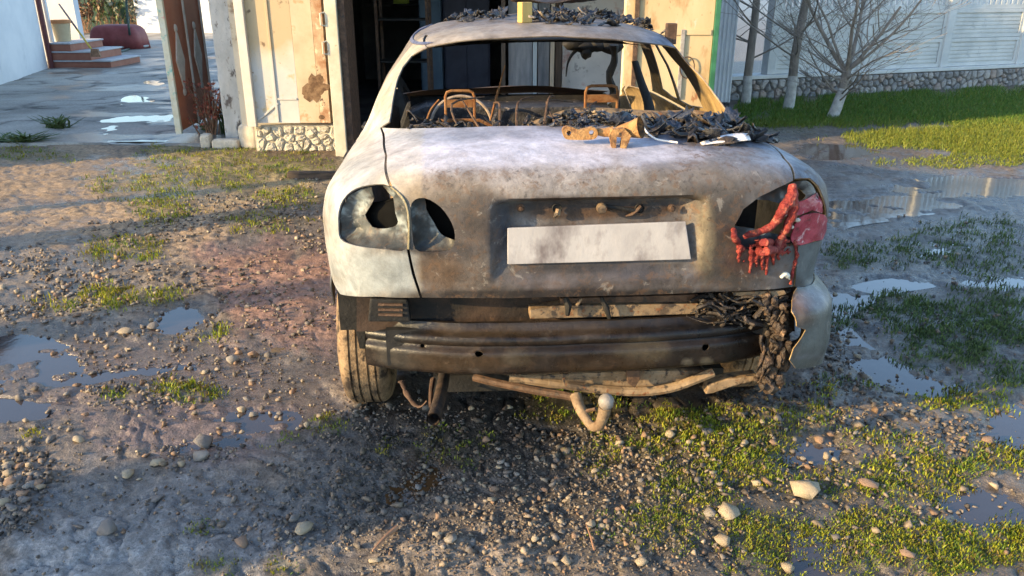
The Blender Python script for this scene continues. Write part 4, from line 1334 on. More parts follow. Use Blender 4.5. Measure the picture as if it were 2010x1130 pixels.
MB().tube([cl(1180, 584, .10), cl(1190, 604, .09), cl(1196, 624, .095)], [.006, .010, .006], 7).build('catch_hook', M_SOOT, car, True)
MB().tube([cl(1142, 586, .095), cl(1132, 600, .09)], .005, 6).build('catch_tab', M_TAN, car, True)
plate_px('bent_strap', [(1438, 574), (1540, 570), (1544, 577), (1500, 590), (1490, 584), (1440, 580)], .09, .008, M_TAN, .002)
# burnt wiring and plastic heaped on the right end of the beam
M_CHAR = mat('charred_plastic', (0.014, 0.013, 0.014), (0.055, 0.042, 0.034), 26, 0.38, rough2=.7, bump=0.8, bscale=60, spots=[(34, .60, .68, (0.18, 0.12, 0.08))])
chm = MB()
for k in range(95):
    cx_, cy_ = random.uniform(1375, 1545), random.uniform(582, 632)
    P0 = cl(cx_, cy_, random.uniform(.08, .14))
    ax = np.array([random.gauss(0, 1), random.gauss(0, .4), random.gauss(0, .5)]); ax /= np.linalg.norm(ax)
    L_ = random.uniform(.015, .055)
    pts = [P0 - ax * L_, P0 + rng.normal(size=3) * .008, P0 + ax * L_ + rng.normal(size=3) * .01]
    chm.tube(smooth_loop(pts, 3, False), random.uniform(.003, .010), 5, flat=random.uniform(.3, 1))
chm.build('charred_wiring', M_CHAR, car, True)
path = [(1505, 585), (1522, 620), (1530, 655), (1540, 690), (1530, 715), (1512, 735), (1500, 758)]
M_MELT = mat('melted_brown_plastic', (0.016, 0.013, 0.012), (0.07, 0.046, 0.032), 30, .5, bump=.9, bscale=70, spots=[(30, .6, .68, (.20, .125, .075))])
chm = MB()
for k in range(210):
    t = random.random() * (len(path) - 1)
    i = int(t); f = t - i
    cx_ = path[i][0] * (1 - f) + path[i + 1][0] * f + random.gauss(0, 10)
    cy_ = path[i][1] * (1 - f) + path[i + 1][1] * f + random.gauss(0, 8)
    P0 = cl(cx_, cy_, random.uniform(.06, .15))
    V_, F_ = ico(2)
    V_ = V_ * (1 + .5 * (rng.random((len(V_), 1)) - .5))
    chm.add(V_ * rng.uniform(.5, 1.3, 3) * np.array([1, 1, 1.5]) * random.uniform(.006, .017) + P0, F_)
mp = chm.build('melted_bumper_plastic', M_MELT, car, True)
tag(mp, None, None, None, 'stuff')
for k in range(9):
    x_, y_ = random.uniform(1490, 1545), random.uniform(640, 745)
    P0 = cl(x_, y_, .07)
    pts = smooth_loop([P0, P0 + [random.gauss(0, .012), -.01, -.02], P0 + [random.gauss(0, .02), 0, -random.uniform(.04, .07)]], 3, False)
    MB().tube(pts, list(np.linspace(.007, .002, len(pts))), 6).build('plastic_drip', M_MELT, car, True)

# grey bumper cover left on the right corner
M_COVER = burnt_mat('grey_bumper_plastic', 0.42)
def paint_cover(P):
    X, Y, D = car_px(P)
    C = np.tile(np.array([.085, .094, .09]), (len(P), 1))
    C = blobs(C, X, Y, [(1568, 612, 34, 46, (.085, .048, .033), .95), (1572, 606, 12, 40, (.20, .115, .07), .8), (1556, 660, 20, 60, (.035, .03, .027), .9), (1600, 585, 40, 26, (.22, .21, .24), .6), (1600, 700, 60, 5, (.12, .125, .13), .8)], .5, 140)
    return np.hstack([C, np.full((len(P), 1), .04)])
cov = [uv(1562, 566), uv(1590, 560)] + [side(1, .42, .655), side(1, .46, .6), side(1, .44, .5), side(1, .44, .4), side(1, .46, .32)] + UL([(1600, 716), (1560, 722), (1548, 706), (1556, 684), (1572, 662), (1580, 648), (1562, 640), (1552, 612), (1553, 590)])
cover = panel('bumper_cover_remnant', cov, [], .012, .004, mats=[M_COVER, M_SOOT], paint=paint_cover, out=.006)
tag(cover, 'grey plastic remnant of the rear bumper cover, melted at its left edge')
# -------- below the beam
def pan_mesh(pts, yl, m, name, bulge=.06, th=.10):
    return plate_px(name, pts, yl, th, m, .012)
pan1 = pan_mesh([(1000, 742), (1100, 734), (1240, 728), (1380, 726), (1392, 735), (1350, 752), (1300, 768), (1240, 773), (1160, 768), (1080, 764), (1010, 752)], .20, M_TAN, 'spare_wheel_pan')
MB().tube(smooth_loop([cl(1400, 730, .16), cl(1370, 742, .16), cl(1320, 760, .17), cl(1260, 768, .18), cl(1180, 764, .19), cl(1090, 752, .20), cl(1000, 740, .22)], 4, False), .016, 8).build('pan_rim', M_TAN, car, True)
MB().tube(smooth_loop([cl(930, 740, .30), cl(980, 752, .26), cl(1060, 768, .2), cl(1120, 778, .16), cl(1140, 786, .14)], 4, False), .014, 8).build('tow_bar_arm', M_RUSTD, car, True)
plate_px('bent_bracket', [(1385, 774), (1392, 756), (1430, 744), (1488, 738), (1490, 745), (1440, 758), (1400, 772)], .16, .05, M_TAN, .005)
plate_px('pan_stay', [(1230, 728), (1256, 727), (1258, 742), (1246, 762), (1232, 752)], .15, .02, M_RUSTD, .003)
plate_px('pan_stay', [(1103, 734), (1108, 734), (1110, 758), (1106, 758)], .15, .01, M_TAN, .001)
plate_px('cross_member', [(850, 738), (1420, 722), (1420, 745), (1250, 760), (1100, 764), (850, 770)], .40, .06, M_SOOT)
MB().box(-.60, .62, .55, 1.1, .20, .40).build('fuel_tank', M_SOOT, car, bevel=.05)
# tow bar
M_TOW = mat('dusty_tan_steel', (.15, .10, .062), (.25, .18, .115), 25, .75, bump=.4, spots=[(30, .58, .66, (.12, .07, .04))])
hk = smooth_loop([cl(1130, 776, .14), cl(1138, 800, .10), cl(1156, 830, .05), cl(1166, 838, .03)], 4, False)
tb = MB().tube(hk, list(np.linspace(.020, .013, len(hk))), 10).build('tow_hook', M_TOW, car, True)
hk = smooth_loop([cl(1164, 838, .03), cl(1176, 834, .0), cl(1184, 816, -.02), cl(1188, 798, -.03)], 4, False)
MB().tube(hk, list(np.linspace(.015, .020, len(hk))), 10).build('tow_neck', M_TOW, tb, True)
MB().tube([cl(1152, 806, .06), cl(1170, 802, .03)], .006, 6).build('tow_web', M_RUSTD, tb, True)
V_, F_ = ico(3)
bc = cl(1190, 788, -.035)
MB().add(V_ * .0245 * np.array([1, 1, 1.05]) + bc, F_).build('tow_ball', mat('dull_grey_steel', (.17, .155, .14), (.26, .235, .21), 25, .55, bump=.3, spots=[(20, .58, .66, (.2, .12, .07))]), tb, True)
# exhaust
ex = MB()
ep = smooth_loop([cl(872, 735, .34), cl(868, 758, .24), cl(860, 792, .11), cl(851, 822, -.02)], 4, False)
ex.tube(ep, .0205, 12, cap=False)
ei = [p for p in ep]
ex.tube(ei[-6:], .0175, 12, cap=False)
exo = ex.build('exhaust_pipe', mat('sooty_exhaust', (.02, .016, .014), (.07, .045, .03), 20, .7, bump=.5), car, True)
MB().tube([ei[-4], ei[-3]], .0176, 12).build('exhaust_bore', M_SOOT, exo)
hb = smooth_loop([cl(788, 748, .30), cl(797, 770, .26), cl(812, 792, .22), cl(826, 798, .2), cl(838, 786, .2)], 4, False)
MB().tube(hb, [q * random.uniform(.6, 1.4) for q in np.linspace(.011, .005, len(hb))], 7, flat=.5).build('hanging_bracket', M_RUSTD, car, True)
hb = smooth_loop([cl(850, 745, .28), cl(846, 770, .2), cl(845, 800, .12)], 4, False)
MB().tube(hb, list(np.linspace(.010, .005, len(hb))), 7).build('exhaust_hanger', M_RUSTD, car, True)

# -------- wheels
M_TYRE = mat('scorched_tyre', (0.16, 0.105, 0.06), (0.30, 0.21, 0.125), 40, .9, bump=.6, bscale=90, spots=[(20, .52, .62, (0.05, 0.035, 0.025))])
M_RIM = mat('rusty_rim', (0.20, 0.09, 0.04), (0.3, 0.17, 0.1), 25, .75, bump=.3)
def wheel(x, y, zc=.283, R_=.290, w=.175):
    t = MB()
    prof = [(-w / 2 + .02, .175), (-w / 2, .20), (-w / 2 - .006, .235), (-w / 2 + .004, .268), (-w / 2 + .02, .284), (-w / 2 + .028, .289)]
    g = [-.045, -.018, .018, .045]
    mid = []
    for q in g: mid += [(q - .004, .290), (q - .003, .2815), (q + .003, .2815), (q + .004, .290)]
    full = prof + mid + [(-a, b) for a, b in reversed(prof)]
    t.lathe([(b, a) for a, b in full], 48, Matrix.Translation(Vector((x, y, zc))) @ Matrix.Rotation(rad(90), 4, 'Y'))
    w_ = t.build('tyre', M_TYRE, car, True)
    Mx = Matrix.Translation(Vector((x, y, zc))) @ Matrix.Rotation(rad(90), 4, 'Y')
    MB().lathe([(.178, -.07), (.17, -.06), (.15, -.02), (.06, .0), (.03, .03), (.0005, .03)] if x > 0 else [(.178, .07), (.17, .06), (.15, .02), (.06, .0), (.03, -.03), (.0005, -.03)], 24, Mx).build('rim', M_RIM, w_, True)
    MB().lathe([(.179, -.075), (.175, .075)], 24, Mx).build('rim_barrel', M_RIM, w_, True)
    return w_
wl_ = cl(724, 792, .79)
for (x_, y_) in [(-.745, .79), (.735, .80), (-.72, AX_F), (.72, AX_F)]:
    wheel(x_, y_)
# inner wheel arch, left
plate_px('mud_flap', [(683, 578), (700, 578), (716, 640), (716, 684), (706, 684)], .50, .006, M_SOOT)
MB().box(-.80, -.55, .42, .46, .44, .66).build('arch_liner', M_SOOT, car)
MB().box(.55, .80, .42, .46, .30, .66).build('arch_liner', M_SOOT, car)

# -------- inside: seat frames, steering wheel, dashboard
M_RUSTY = mat('orange_rust', (0.19, 0.075, 0.027), (0.28, 0.15, 0.07), 30, .8, bump=.3, spots=[(30, .6, .68, (.12, .06, .04))])
def seat(name, px0, px1, pyt, pyb, yl):
    a, b = cl(px0, pyt, yl), cl(px1, pyt, yl)
    zt = (a[2] + b[2]) / 2
    zb = cl((px0 + px1) / 2, pyb, yl)[2]
    x0, x1 = a[0], b[0]
    s = empty(name, (0, 0, 0)); s.parent = car
    f = MB()
    f.tube([(x0, yl, zb - .4), (x0, yl, zt - .03), (x0 + .008, yl, zt - .008), (x0 + .03, yl, zt), (x1 - .03, yl, zt), (x1 - .008, yl, zt - .008), (x1, yl, zt - .03), (x1, yl, zb - .4)], .008, 7)
    so = f.build('seat_frame', M_RUSTY, car, True)
    bpy.data.objects.remove(s)
    MB().box(x0, x1, yl - .006, yl + .006, zt - .085, zt - .045).build('seat_crossbar', M_RUSTY, so)
    f = MB()
    xm = (x0 + x1) / 2
    f.tube([(xm - .20, yl, zb - .05), (xm - .22, yl + .02, zb - .3), (xm - .20, yl + .05, zb - .6)], .014, 7)
    f.build('seat_side', M_RUSTD, so, True)
    MB().tube([(xm + .20, yl, zb - .05), (xm + .22, yl + .02, zb - .3), (xm + .20, yl + .05, zb - .6)], .014, 7).build('seat_side', M_RUSTD, so, True)
    MB().tube([(xm - .20, yl, zb - .05), (xm - .1, yl, zb), (xm + .1, yl, zb), (xm + .20, yl, zb - .05)], .010, 7).build('seat_top_bar', M_RUSTY, so, True)
    MB().box(xm - .2, xm + .2, yl - .5 + .6, yl + .6, .36, .45).build('seat_base', M_SOOT, so)
    return so
s = seat('seat', 874, 931, 178, 236, 2.15); tag(s, 'rusty left front seat frame')
s = seat('seat', 1150, 1213, 168, 222, 2.1); tag(s, 'rusty right front seat frame')
cp = cl(906, 248, 2.72)
Mst = Matrix.Translation(Vector(cp)) @ Matrix.Rotation(rad(68), 4, 'X')
ring = [Mst @ Vector((.185 * math.cos(a), .185 * math.sin(a), 0)) for a in np.linspace(0, 2 * math.pi, 41)]
sw = MB().tube(ring, .009, 7, cap=False).build('steering_wheel', mat('burnt_wheel_steel', (.22, .16, .12), (.36, .28, .21), 30, .7), car, True)
MB().tube([Mst @ Vector((-.18, 0, 0)), Mst @ Vector((0, -.02, -.03)), Mst @ Vector((.18, 0, 0))], .010, 6).build('spoke', M_RUSTD, sw, True)
MB().tube([cp, Vector(cp) + Vector((0, .45, -.2))], .02, 8).build('steering_column', M_SOOT, sw, True)
dash = MB().prism([(-.64, .55), (.64, .55), (.66, .80), (.45, .835), (-.1, .83), (-.25, .85), (-.55, .845), (-.66, .80)], 2.92, 3.24).build('dashboard', mat('burnt_dashboard', (.015, .015, .018), (.05, .048, .05), 20, .6, bump=.8, spots=[(22, .62, .68, (.25, .2, .16))]), car, bevel=.02)
MB().tube([cl(962, 238, 1.7), cl(972, 200, 1.72), cl(991, 128, 1.75)], [.006, .007, .003], 6).build('bent_rod', M_RUSTY, car, True)
MB().tube(smooth_loop([cl(838, 236, 1.55), cl(846, 215, 1.6), cl(862, 196, 1.62)], 4, False), .006, 6).build('seat_spring', M_RUSTY, car, True)
MB().tube(smooth_loop([cl(800, 218, 1.2), cl(822, 232, 1.25), cl(850, 236, 1.3)], 4, False), .005, 6).build('belt_cable', M_RUSTD, car, True)
seat_bench = MB().tube(smooth_loop([cl(1040, 252, 1.0), cl(1110, 226, 1.02), cl(1180, 222, 1.02), cl(1290, 228, 1.02), cl(1360, 226, 1.02), cl(1420, 236, 1.0)], 3, False), .022, 8).build('rear_bench_frame', M_TAN, car, True)
# rear-view mirror remains hanging from the header
V_, F_ = ico(2)
mm = MB()
for (x_, y_, rx_, rz_) in [(1148, 92, .075, .035), (1172, 90, .06, .03), (1128, 88, .07, .03), (1150, 104, .03, .035), (1200, 92, .07, .04)]:
    Vn = V_ * (1 + .35 * (rng.random((len(V_), 1)) - .5))
    mm.add(Vn * np.array([rx_, .03, rz_]) + cl(x_, y_, 2.45), F_)
tag(mm.build('mirror_remains', M_SOOT, car, True), None, None, None, 'stuff')
arc = smooth_loop([cl(1136, 94, 2.45), cl(1122, 108, 2.45), cl(1114, 126, 2.45), cl(1111, 150, 2.45)], 4, False)
MB().tube(arc, list(np.linspace(.012, .003, len(arc))), 6).build('hanging_wire', M_SOOT, car, True)
dr = smooth_loop([cl(1205, 88, 2.3), cl(1206, 120, 2.3), cl(1196, 150, 2.3), cl(1206, 185, 2.3), cl(1210, 215, 2.3)], 4, False)
MB().tube(dr, [random.uniform(.045, .075) for _ in dr], 9, flat=.35).build('hanging_lining', M_SOOT, car, True)
# seat belts / charred strips by the right pillar
MB().tube(smooth_loop([cl(1246, 120, 1.9), cl(1258, 160, 1.85), cl(1272, 200, 1.8), cl(1276, 228, 1.75)], 4, False), list(np.linspace(.02, .035, 13)), 7, flat=.4).build('seat_belt', M_SOOT, car, True)

# sagging headlining and char heaped along the window ledge
Vh, Fh = [], []
for j in range(14):
    for i in range(21):
        t = j / 13; x_ = -.46 + .92 * i / 20
        y_ = 1.2 + 1.15 * t
        s_ = float(fbm(np.array([x_ * 3]), np.array([y_ * 3]), 1, 3, 505)[0])
        Vh.append((x_, y_, 1.335 - .035 * t - .07 * t * max(0, s_ - .35) - .02 * (x_ / .46) ** 2))
for j in range(13):
    for i in range(20):
        k = j * 21 + i
        Fh.append((k, k + 1, k + 22, k + 21))
MB().add(Vh, Fh).build('headlining', M_SOOT, car, True)
cm = MB()
for k in range(130):
    x_, y_, z_ = random.uniform(-.55, .45), random.uniform(.55, .80), 1.07
    L_ = random.uniform(.01, .05)
    a_ = rng.normal(size=3) * [1, .6, .5]; a_ /= np.linalg.norm(a_)
    p_ = np.array([x_, y_, z_ + random.uniform(-.01, .03)])
    cm.tube(smooth_loop([p_ - a_ * L_, p_ + rng.normal(size=3) * .01, p_ + a_ * L_], 3, False), [random.uniform(.002, .009) for _ in range(7)], 5, flat=random.uniform(.3, 1))
tag(cm.build('charred_lining_scraps', M_CHAR, car, True), None, None, None, 'stuff')
for k in range(7):
    x_ = [-.36, -.28, -.22, -.15, -.05, .02, .10][k]
    pts = smooth_loop([np.array([x_, .9, 1.02]), np.array([x_ + random.uniform(-.05, .05), 1.0, 1.09 + random.uniform(0, .05)]), np.array([x_ + random.uniform(-.1, .1), 1.1, 1.08 + random.uniform(0, .07)])], 4, False)
    MB().tube(pts, list(np.linspace(.006, .003, len(pts))), 6).build('seat_spring', M_RUSTD, car, True)

# ================================================================== GARAGE
GY = 7.90
garage = empty('garage', (-0.3, GY, 0))
tag(garage, 'pale garage with open sooty doorway behind the burnt car', 'garage')
def gchild(mb, name, m, bevel=0.0, smooth=False, parent=None):
    """build in world coordinates, then hang under the garage"""
    par = parent or garage
    off = Vector((-0.3, GY, 0))
    mb.v = [(p[0] - off.x, p[1] - off.y, p[2] - off.z) for p in mb.v]
    return mb.build(name, m, par, smooth, bevel)
M_PLASTER = mat('sooty_cream_plaster', (0.50, 0.44, 0.34), (0.62, 0.56, 0.45), 3, .9, bump=.4, bscale=30, spots=[(5, .58, .68, (.30, .22, .15))])
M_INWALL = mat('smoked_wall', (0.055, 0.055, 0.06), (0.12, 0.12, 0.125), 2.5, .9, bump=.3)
M_BACKW = mat('pale_smoked_wall', (0.62, 0.62, 0.62), (0.75, 0.74, 0.72), 2.5, .9, bump=.3, spots=[(2.2, .56, .66, (.50, .26, .23)), (6, .6, .68, (.26, .25, .25))])
XL, XR, XO0, XO1, GT = -2.72, 1.97, -1.58, 1.10, 2.6
gchild(MB().box(XL, XO0, GY + .12, GY + .32, 0, GT), 'front_wall', M_PLASTER)
gchild(MB().box(XO1, XR, GY + .12, GY + .32, 0, GT), 'front_wall', M_PLASTER)
gchild(MB().box(XO0, XO1, GY + .13, GY + .31, 2.1, GT), 'lintel', M_PLASTER)
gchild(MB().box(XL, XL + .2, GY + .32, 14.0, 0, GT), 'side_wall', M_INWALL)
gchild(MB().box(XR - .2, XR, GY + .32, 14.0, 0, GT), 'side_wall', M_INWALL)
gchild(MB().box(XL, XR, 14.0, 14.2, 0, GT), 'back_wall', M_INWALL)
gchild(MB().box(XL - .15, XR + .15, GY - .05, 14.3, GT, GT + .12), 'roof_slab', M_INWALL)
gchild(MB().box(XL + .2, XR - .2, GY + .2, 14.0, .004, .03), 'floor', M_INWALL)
# inside: planks, sheets and cupboards against the back wall
M_BLUEC = mat('dark_blue_cupboard', (0.03, 0.032, 0.06), (0.05, 0.055, 0.09), 4, .6, bump=.1)
M_BLUEL = mat('dim_blue_paint', (0.06, 0.11, 0.18), (0.09, 0.15, 0.22), 4, .6, bump=.1)
def world_box(name, x0, x1, y0, y1, z0, z1, m, label=None, cat=None, group=None, bevel=0, rot=None):
    c = ((x0 + x1) / 2, (y0 + y1) / 2, z0)
    mb = MB().box(x0 - c[0], x1 - c[0], y0 - c[1], y1 - c[1], 0, z1 - z0)
    o = mb.build(name, m, None, False, bevel, c, rot)
    if label: tag(o, label, cat, group)
    return o
def wx(px, Y, py=120): return float(at(px, py, Y)[0])
def cupboard(px0, px1, Y, top, m, label):
    x0, x1 = wx(px0, Y), wx(px1, Y)
    e = empty('cupboard', ((x0 + x1) / 2, Y, .03)); tag(e, label, 'cupboard')
    w = (x1 - x0) / 2
    MB().box(-w, w, 0, .45, 0, top).build('carcass', m, e, bevel=.01)
    MB().box(-w + .02, -.006, -.022, 0, .06, top - .04).build('door', m, e, bevel=.006)
    MB().box(.006, w - .02, -.022, 0, .06, top - .04).build('door', m, e, bevel=.006)
    V_, F_ = ico(1)
    MB().add(V_ * .035 + [w * .5, -.04, top * .62], F_).build('knob', mat('pale_knob', (.3, .33, .4), (.4, .43, .5), 10, .5), e, True)
    return e
cupboard(826, 868, 10.6, 1.35, M_BLUEL, 'tall blue cupboard at the left of the dark garage interior')
cupboard(872, 962, 10.8, 1.9, M_BLUEC, 'dark navy cupboard with a pale knob in the middle of the garage')
shm = [mat('grey_sheet', (.24, .25, .27), (.36, .36, .38), 5, .8, stretch=(4, 4, .6)), mat('pale_board', (.42, .36, .28), (.55, .48, .38), 6, .8, stretch=(6, 6, .5)), mat('bluish_board', (.42, .5, .55), (.55, .6, .64), 6, .8, stretch=(6, 6, .5)), mat('brown_board', (.10, .075, .06), (.17, .13, .1), 6, .8, stretch=(6, 6, .5))]
for (a_, b_, Y_, top, m_, lab) in [(998, 1045, 9.9, 1.9, shm[0], 'wide grey sheet leaning on the garage back wall'), (1046, 1054, 9.8, 2.0, shm[2], 'narrow bluish board leaning in the garage'), (1056, 1078, 10.0, 1.9, shm[0], 'narrow grey sheet between the boards in the garage'),
                                   (1080, 1088, 9.7, 2.0, shm[1], 'thin pale board leaning upright in the garage'), (1090, 1102, 9.85, 2.0, shm[3], 'dark brown plank leaning beside the pale wall in the garage'), (984, 992, 9.7, 1.8, shm[3], 'thin dark plank left of the grey sheet in the garage')]:
    world_box('leaning_board', wx(a_, Y_), wx(b_, Y_), Y_, Y_ + .04, .03, top, m_, lab, 'board', bevel=.004)
world_box('whitewashed_panel', wx(1104, 10.1), wx(1240, 10.1), 10.1, 10.2, .03, 2.3, M_BACKW, 'whitewashed panel with reddish scorch stain at the garage back', 'panel', bevel=.01)
# soot-black stuff standing at the left inside the doorway
e = empty('charred_shelf', (-1.22, 9.2, .03)); tag(e, 'charred metal shelf just inside the left of the garage doorway', 'shelf')
for sx in (-.28, .28):
    for sy in (0, .35):
        MB().box(sx - .015, sx + .015, sy - .015, sy + .015, 0, 1.9).build('shelf_post', M_RUSTD, e)
for sz in (.2, .7, 1.15, 1.6):
    MB().box(-.27, .27, .016, .334, sz, sz + .02).build('shelf_board', M_SOOT, e)
e = empty('scrap_heap_wheel', (-1.18, 8.75, 0)); tag(e, 'blackened old wheel leaning at the left of the garage doorway', 'wheel')
Mx = Matrix.Translation(Vector((0, 0, .33))) @ Matrix.Rotation(rad(70), 4, 'Y')
MB().lathe([(.18, -.07), (.24, -.085), (.30, -.07), (.32, 0), (.30, .07), (.24, .085), (.18, .07), (.17, 0), (.18, -.07)], 28, Mx).build('tread', M_SOOT, e, True)
world_box('small_box', wx(772, 11.5, 3), wx(803, 11.5, 3), 11.5, 11.51, float(at(780, 7, 11.5)[2]), float(at(780, 7, 11.5)[2]) + .35, mat('dim_green_yellow', (.25, .30, .04), (.3, .34, .05), 8, .7), 'small yellow-green box on a hanging shelf inside the garage', 'box')
hs = empty('hanging_shelf', (wx(790, 11.65, 3), 11.65, float(at(780, 7, 11.5)[2]) - .03)); tag(hs, 'dark shelf hanging at the top left inside the garage', 'shelf')
MB().box(-.5, .5, -.2, .2, 0, .028).build('board', M_SOOT, hs)
for sx in (-.45, .45): MB().box(sx - .01, sx + .01, -.01, .01, .028, 2.6 - hs.location.z).build('hanger', M_SOOT, hs)

# left door leaf, folded back against the front wall
M_LEAF = mat('scorched_white_door_paint', (0.44, 0.43, 0.41), (0.54, 0.52, 0.49), 2.0, .55, bump=.15, bscale=20, spots=[(5, .60, .70, (.44, .35, .22)), (24, .66, .70, (.20, .11, .06))])
def _scorch(m):
    N, L = m.node_tree.nodes, m.node_tree.links
    bs = N['Principled BSDF']
    src = bs.inputs['Base Color'].links[0].from_socket
    tc = N.new('ShaderNodeTexCoord'); sx = N.new('ShaderNodeSeparateXYZ'); L.new(tc.outputs['Object'], sx.inputs[0])
    nz = N.new('ShaderNodeTexNoise'); nz.inputs['Scale'].default_value = 3.5; nz.inputs['Detail'].default_value = 5; L.new(tc.outputs['Object'], nz.inputs['Vector'])
    ad = N.new('ShaderNodeMath'); ad.operation = 'MULTIPLY_ADD'; L.new(nz.outputs['Fac'], ad.inputs[0]); ad.inputs[1].default_value = .55; L.new(sx.outputs['Z'], ad.inputs[2])
    mr = N.new('ShaderNodeMapRange'); L.new(ad.outputs['Value'], mr.inputs['Value']); mr.inputs['From Min'].default_value = 1.05; mr.inputs['From Max'].default_value = 1.35; mr.inputs['To Max'].default_value = .85
    mx = N.new('ShaderNodeMix'); mx.data_type = 'RGBA'; L.new(mr.outputs['Result'], mx.inputs['Factor']); L.new(src, mx.inputs['A']); mx.inputs['B'].default_value = (.40, .29, .15, 1)
    n2 = N.new('ShaderNodeTexNoise'); n2.inputs['Scale'].default_value = 9; n2.inputs['Detail'].default_value = 6; L.new(tc.outputs['Object'], n2.inputs['Vector'])
    r2 = N.new('ShaderNodeMapRange'); L.new(n2.outputs['Fac'], r2.inputs['Value']); r2.inputs['From Min'].default_value = .62; r2.inputs['From Max'].default_value = .68
    mu = N.new('ShaderNodeMath'); mu.operation = 'MULTIPLY'; L.new(r2.outputs['Result'], mu.inputs[0]); L.new(mr.outputs['Result'], mu.inputs[1])
    m2 = N.new('ShaderNodeMix'); m2.data_type = 'RGBA'; L.new(mu.outputs['Value'], m2.inputs['Factor']); L.new(mx.outputs['Result'], m2.inputs['A']); m2.inputs['B'].default_value = (.12, .07, .04, 1)
    L.new(m2.outputs['Result'], bs.inputs['Base Color'])
_scorch(M_LEAF)
M_LEAFB = mat('burnt_peeling_door_paint', (0.26, 0.12, 0.055), (0.48, 0.36, 0.24), 6, .8, bump=.4, bscale=30, spots=[(8, .55, .62, (.55, .47, .33)), (12, .60, .66, (.09, .05, .035))])
ly = GY - .12
lx0, lx1 = wx(492, ly), wx(640, ly)
lz0 = float(at(560, 241, ly)[2])
leaf = empty('door_leaf', (0, 0, 0)); leaf.parent = garage
leafL = gchild(MB().box(lx0, lx1 - .30, ly, ly + .02, lz0, 2.1), 'left_door_leaf', M_LEAF)
bpy.data.objects.remove(leaf)
tag(leafL, 'cream-white left garage door leaf, scorched brown towards the doorway')
lp = lambda mb, n, m, bv=.004: gchild(mb, n, m, bv, False, leafL)
lp(MB().box(lx1 - .298, lx1 - .10, ly - .001, ly + .02, lz0, 2.1), 'scorched_sheet', mat('tan_scorched_paint', (.40, .31, .20), (.50, .41, .29), 3, .6, bump=.2, spots=[(6, .60, .68, (.42, .26, .14))]))
lp(MB().box(lx1 - .098, lx1, ly - .004, ly + .02, lz0, 2.1), 'peeled_edge', M_LEAFB)
lp(MB().box(lx0 - .085, lx0 - .002, ly - .05, ly + .02, lz0 - .03, 2.15), 'hinge_stile', mat('white_painted_stile', (.46, .44, .39), (.56, .53, .48), 5, .6, bump=.2))
lp(MB().box(lx0 + .19, lx0 + .215, ly - .012, ly - .001, lz0 + .01, 2.08), 'pressed_rib', M_LEAF)
for (zz) in (lz0 + .22, ):
    lp(MB().box(lx0 + .22, lx1 - .31, ly - .010, ly - .001, zz, zz + .02), 'pressed_rib', M_LEAF)
dA = Matrix.Translation(Vector((lx0 + .12, ly - .006, lz0 + .11))) @ Matrix.Rotation(rad(-38), 4, 'Y')
lp(MB().box(-.15, .13, -.005, .004, -.009, .009, dA), 'pressed_rib', M_LEAF)
V_, F_ = ico(1)
burn = MB()
for k in range(14):
    burn.add(V_ * np.array([random.uniform(.02, .07), .004, random.uniform(.02, .09)]) + [lx1 - .12 + random.gauss(0, .04), ly - .003, lz0 + .32 + random.gauss(0, .10)], F_)
tag(lp(burn, 'burn_blister', mat('burn_blister', (.10, .055, .03), (.22, .14, .08), 20, .9), 0), None, None, None, 'stuff')
# jamb post
M_JAMB = mat('cream_jamb_paint', (.44, .39, .29), (.54, .49, .39), 6, .6, bump=.2, spots=[(20, .64, .70, (.3, .18, .1))])
jx = wx(660, GY - .3, 150)
jb = gchild(MB().box(jx - .055, jx + .055, GY - .34, GY - .24, 0, 2.2), 'jamb_post', M_JAMB, .006)
for zz in (.95, 1.2):
    gchild(MB().tube([(jx - .05, GY - .33, zz), (jx - .09, GY - .36, zz + .01), (jx - .09, GY - .36, zz + .11), (jx - .05, GY - .33, zz + .12)], .008, 6), 'door_pull', M_JAMB, 0, True, jb)
gchild(MB().box(jx + .058, jx + .12, GY - .30, GY + .12, 0, 2.2), 'jamb_return', M_RUSTD)
# whitewashed rubble plinth under the leaf
M_PLINTH = mat('whitewashed_stone', (.36, .33, .26), (.48, .44, .36), 9, .9, bump=.7, bscale=25, spots=[(12, .60, .68, (.28, .24, .18))])
gchild(MB().box(lx0 - .06, lx1 + .1, ly + .06, GY + .12, 0, lz0 - .03), 'plinth', mat('plinth_mortar', (.40, .36, .29), (.5, .46, .38), 12, .9, bump=.5))
def rock_mesh(name, seed, sub=2, rough=.22, flat=1.0):
    V_, F_ = ico(sub)
    r_ = np.random.default_rng(seed)
    for _ in range(11):                                 # a few flat facets, as broken stone has
        n = r_.normal(size=3); n /= np.linalg.norm(n)
        d = V_ @ n
        lim = r_.uniform(.32, .72)
        V_ = V_ - np.outer(np.maximum(d - lim, 0), n)
    V_ = V_ * (1 + rough * (r_.random(len(V_)) - .5) * .5)[:, None]
    V_ = V_ * r_.uniform(.75, 1.15, 3) * [1, 1, flat]
    return mesh_np(name, V_, F_)
def clip_half(poly, m, n):
    out = []
    for i in range(len(poly)):
        p, q = poly[i], poly[(i + 1) % len(poly)]
        a, b_ = (p - m) @ n, (q - m) @ n
        if a <= 0: out.append(p)
        if a * b_ < 0: out.append(p + (q - p) * (a / (a - b_)))
    return out
def voronoi(pts, w, h):
    cells = []
    for i, p in enumerate(pts):
        poly = [np.array(c_, float) for c_ in ((0, 0), (w, 0), (w, h), (0, h))]
        for j, q in enumerate(pts):
            if j == i or abs(q[0] - p[0]) > .8: continue
            poly = clip_half(poly, (p + q) / 2, q - p)
            if len(poly) < 3: break
        if len(poly) >= 3: cells.append((p, poly))
    return cells
